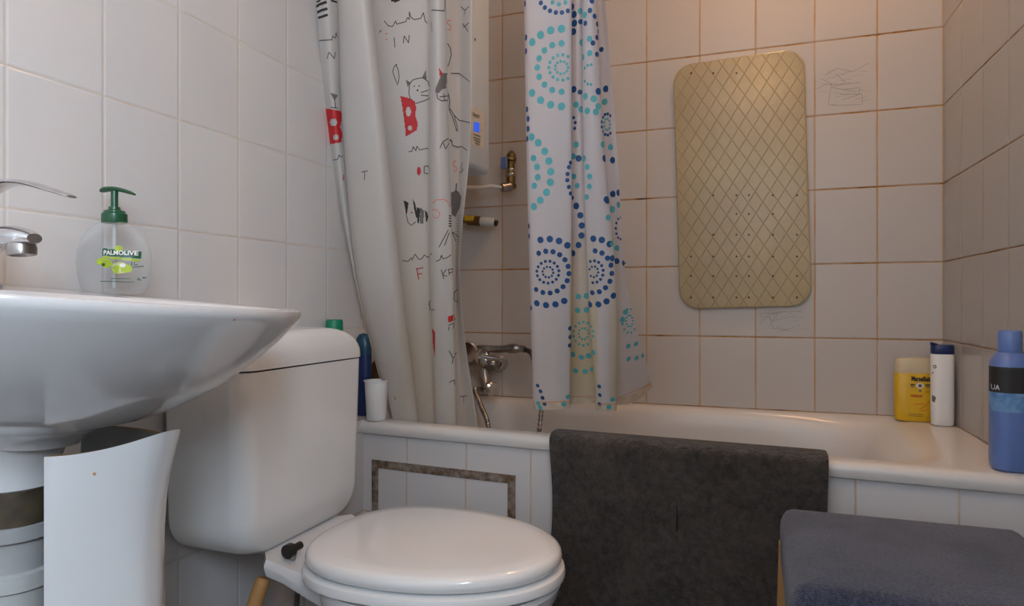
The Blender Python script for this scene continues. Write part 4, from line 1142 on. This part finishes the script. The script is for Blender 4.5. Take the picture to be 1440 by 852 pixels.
# yellow shower gel
q = atY(1285, 592, 1.945); x, y, z = q.x, 1.935, RZ + .001
yb = thing('shampoo_bottle', (x, y, z), 'wide yellow bottle with a cream cap in the corner of the bath', 'bottle')
b = zrow(x, y, [(.037, z), (.044, z + .004), (.0455, z + .02), (.0455, z + .118), (.044, z + .120)], 'yellow_plastic', 3.2, asp=.42); tr5 = bvh(b)
yb_b = b.build('bottle_body', yb)
b = zrow(x, y, [(.0435, z + .1202), (.0440, z + .125), (.0425, z + .150), (.037, z + .156), (.02, z + .158)], 'cream_plastic', 3.2, asp=.42); b.build('cap', yb)
b = MB(); dc = Decal(b, tr5, face_plane((x, y, z), (1, 0, 0), UP, (0, 1, 0)), .0006)
s_ = 1.79e-3; S = lambda *p: [((1240 + x_ / 6.08 - 1284.5) * s_, (593 - (470 + y_ / 6.08)) * s_ * .985) for x_, y_ in p]
t = S((302, 380))[0]; dc.text('Marseillais', t[0], t[1], .0165, 'ink_black', k=2, sx=.60, bold=.0007)
t = S((270, 526))[0]; dc.text('VANILLE', t[0], t[1], .0085, 'ink_red', k=2, sx=.8, bold=.0003)
t = S((365, 488))[0]; dc.text('EXTRA', t[0], t[1], .005, 'ink_black', k=2)
t = S((265, 683))[0]; dc.text('DOUCHE ET BAIN', t[0], t[1], .0046, 'ink_dark', k=2, sx=.85)
dc.stroke(S((215, 698), (315, 698)), .001, 'ink_dark', step=.003)
x_, y_ = S((297, 437))[0]; dc.disc(x_, y_, .0085, 'ink_white', 1.3, ry=.007); dc.disc(x_, y_, .0045, 'ink_grey', 2); dc.stroke(S((225, 430), (260, 430)), .004, 'ink_dark', step=.003); dc.stroke(S((335, 430), (375, 430)), .004, 'ink_dark', step=.003)
dc.stroke(S((228, 448), (255, 446)), .002, 'ink_dark', step=.003); dc.stroke(S((340, 446), (370, 448)), .002, 'ink_dark', step=.003)
x_, y_ = S((297, 480))[0]; dc.disc(x_, y_, .003, 'ink_grey', 2)
for st in ([(250, 600), (300, 590), (350, 600)], [(290, 640), (340, 610), (365, 560)], [(300, 650), (355, 640)]): dc.stroke(S(*st), .0022, 'label_orange', step=.003)
b.build('printed_label', yb_b, smooth=False)
# white bottle with blue cap
q = atY(1325, 596, 1.885); x, y = q.x, 1.885
wb = thing('shampoo_bottle', (x, y, z), 'slim white bottle with a dark blue cap in the bath corner', 'bottle')
b = zrow(x, y, [(.020, z), (.0235, z + .003), (.0245, z + .02), (.0245, z + .170), (.0235, z + .172)], 'white_plastic', 2.6, asp=.75); tr6 = bvh(b)
dc = Decal(b, tr6, px_plane, .0006)
dc.disc(1314.5, 515.5, .0042, 'label_green'); dc.disc(1314.5, 515.5, .0022, 'ink_white', 2.2)
dc.poly([(1311, 555), (1316, 558), (1315, 566), (1311, 564)], 'ink_grey', 1); dc.disc(1312, 524, .002, 'ink_grey')
b.build('bottle_body', wb)
b = zrow(x, y, [(.0235, z + .1722), (.0245, z + .174), (.0245, z + .190), (.022, z + .1945)], 'navy_plastic', 2.6, asp=.75)
tube(b, [(x - .012, y - .005, z + .193), (x - .026, y - .010, z + .1975)], .004, 'navy_plastic', 10); b.build('flip_cap', wb)
# large blue bottle, front corner
x, y = .427, 1.4245
lb = thing('detergent_bottle', (x, y, z), 'large blue bottle with a dark label on the near corner of the bath rim', 'bottle')
b = zrow(x, y, [(.024, z), (.0285, z + .004), (.0300, z + .014), (.0300, z + .155), (.0302, z + .178), (.0285, z + .192), (.022, z + .204), (.0185, z + .208)], 'blue_plastic', 2.6, asp=1.0); tr7 = bvh(b)
lb_b = b.build('bottle_body', lb)
b = zrow(x, y, [(.0175, z + .2082), (.0182, z + .210), (.0182, z + .242), (.0165, z + .246), (.010, z + .247)], 'blue_cap', 2.0); b.build('screw_cap', lb)
b = MB(); dv2 = V((x, y, 0)).normalized(); rt2 = V((dv2.y, -dv2.x, 0))
dc = Decal(b, tr7, face_plane((x, y, z), rt2, UP, dv2), .0006)
dc.poly([(-.0295, .138), (.0295, .138), (.0295, .182), (-.0295, .182)], 'ink_black', .003)
dc.poly([(-.0295, .105), (.0295, .105), (.0295, .138), (-.0295, .138)], 'label_blue', .003)
dc.text('UA', -.020, .1465, .013, 'ink_white', k=2, sx=.7)
b.build('printed_label', lb_b, smooth=False)

# bottles behind the cistern and the white tumbler at the left end of the bath
lz = RZ + .001
x, y, gz = -.9565, 1.395, .5765
gb = thing('shampoo_bottle', (x, y, gz), 'bottle with a bright green cap peeping over the cistern', 'bottle')
b = zrow(x, y, [(.017, gz), (.020, gz + .004), (.021, gz + .20), (.019, gz + .222), (.015, gz + .226)], 'white_plastic', 2.2, asp=.9); b.build('bottle_body', gb)
b = zrow(x, y, [(.0205, gz + .2262), (.0208, gz + .230), (.0200, gz + .250), (.018, gz + .2535)], 'cap_green', 2.0); b.build('cap', gb)
x, y = atY(512, 500, 1.548).x, 1.545
nb = thing('shampoo_bottle', (x, y, lz), 'dark blue bottle with a rounded top between cistern and printed curtain', 'bottle')
b = zrow(x, y, [(.019, lz), (.0215, lz + .004), (.022, lz + .13), (.0215, lz + .160)], 'navy_plastic', 2.4, asp=.8); b.build('bottle_body', nb)
b = zrow(x, y, [(.0218, lz + .1602), (.0218, lz + .185), (.019, lz + .202), (.012, lz + .212), (.004, lz + .215)], 'teal_plastic', 2.2, asp=.8); b.build('cap', nb)
x, y = atY(530, 500, 1.60).x - .002, 1.60
x, y = atY(528, 592, 1.49).x, 1.494
cup = thing('white_tumbler', (x, y, lz), 'white tapered tumbler with a tan inside on the left end of the bath rim', 'tumbler')
b = MB(); r0, r1, hgt = .0235, .0300, .100
lathe(b, (x, y, lz), (0, 0, 1), [(r0, 0), (r0 + .001, .002), (r1 - .001, hgt - .004), (r1 + .0012, hgt - .003), (r1 + .0012, hgt), (r1 - .002, hgt), (r0 - .002, .004)], 'white_plastic', 36, True, False)
b.build('wall', cup)
b = MB(); lathe(b, (x, y, lz), (0, 0, 1), [(r0 - .003, .004), (r1 - .0035, hgt - .006), (.002, hgt - .005)], 'tan_paper', 36); b.build('filling', cup)
# amber bottle on the left rim of the bath
x, y = -.955, 1.598
ab = thing('shampoo_bottle', (x, y, lz), 'dark brown bottle half hidden between the blue bottle and the printed curtain', 'bottle')
b = zrow(x, y, [(.018, lz), (.022, lz + .004), (.022, lz + .12), (.016, lz + .135), (.011, lz + .14)], 'amber_plastic', 2.2, asp=.9); b.build('bottle_body', ab)
b = zrow(x, y, [(.012, lz + .1402), (.012, lz + .158), (.010, lz + .160)], 'amber_plastic', 2.0); b.build('cap', ab)
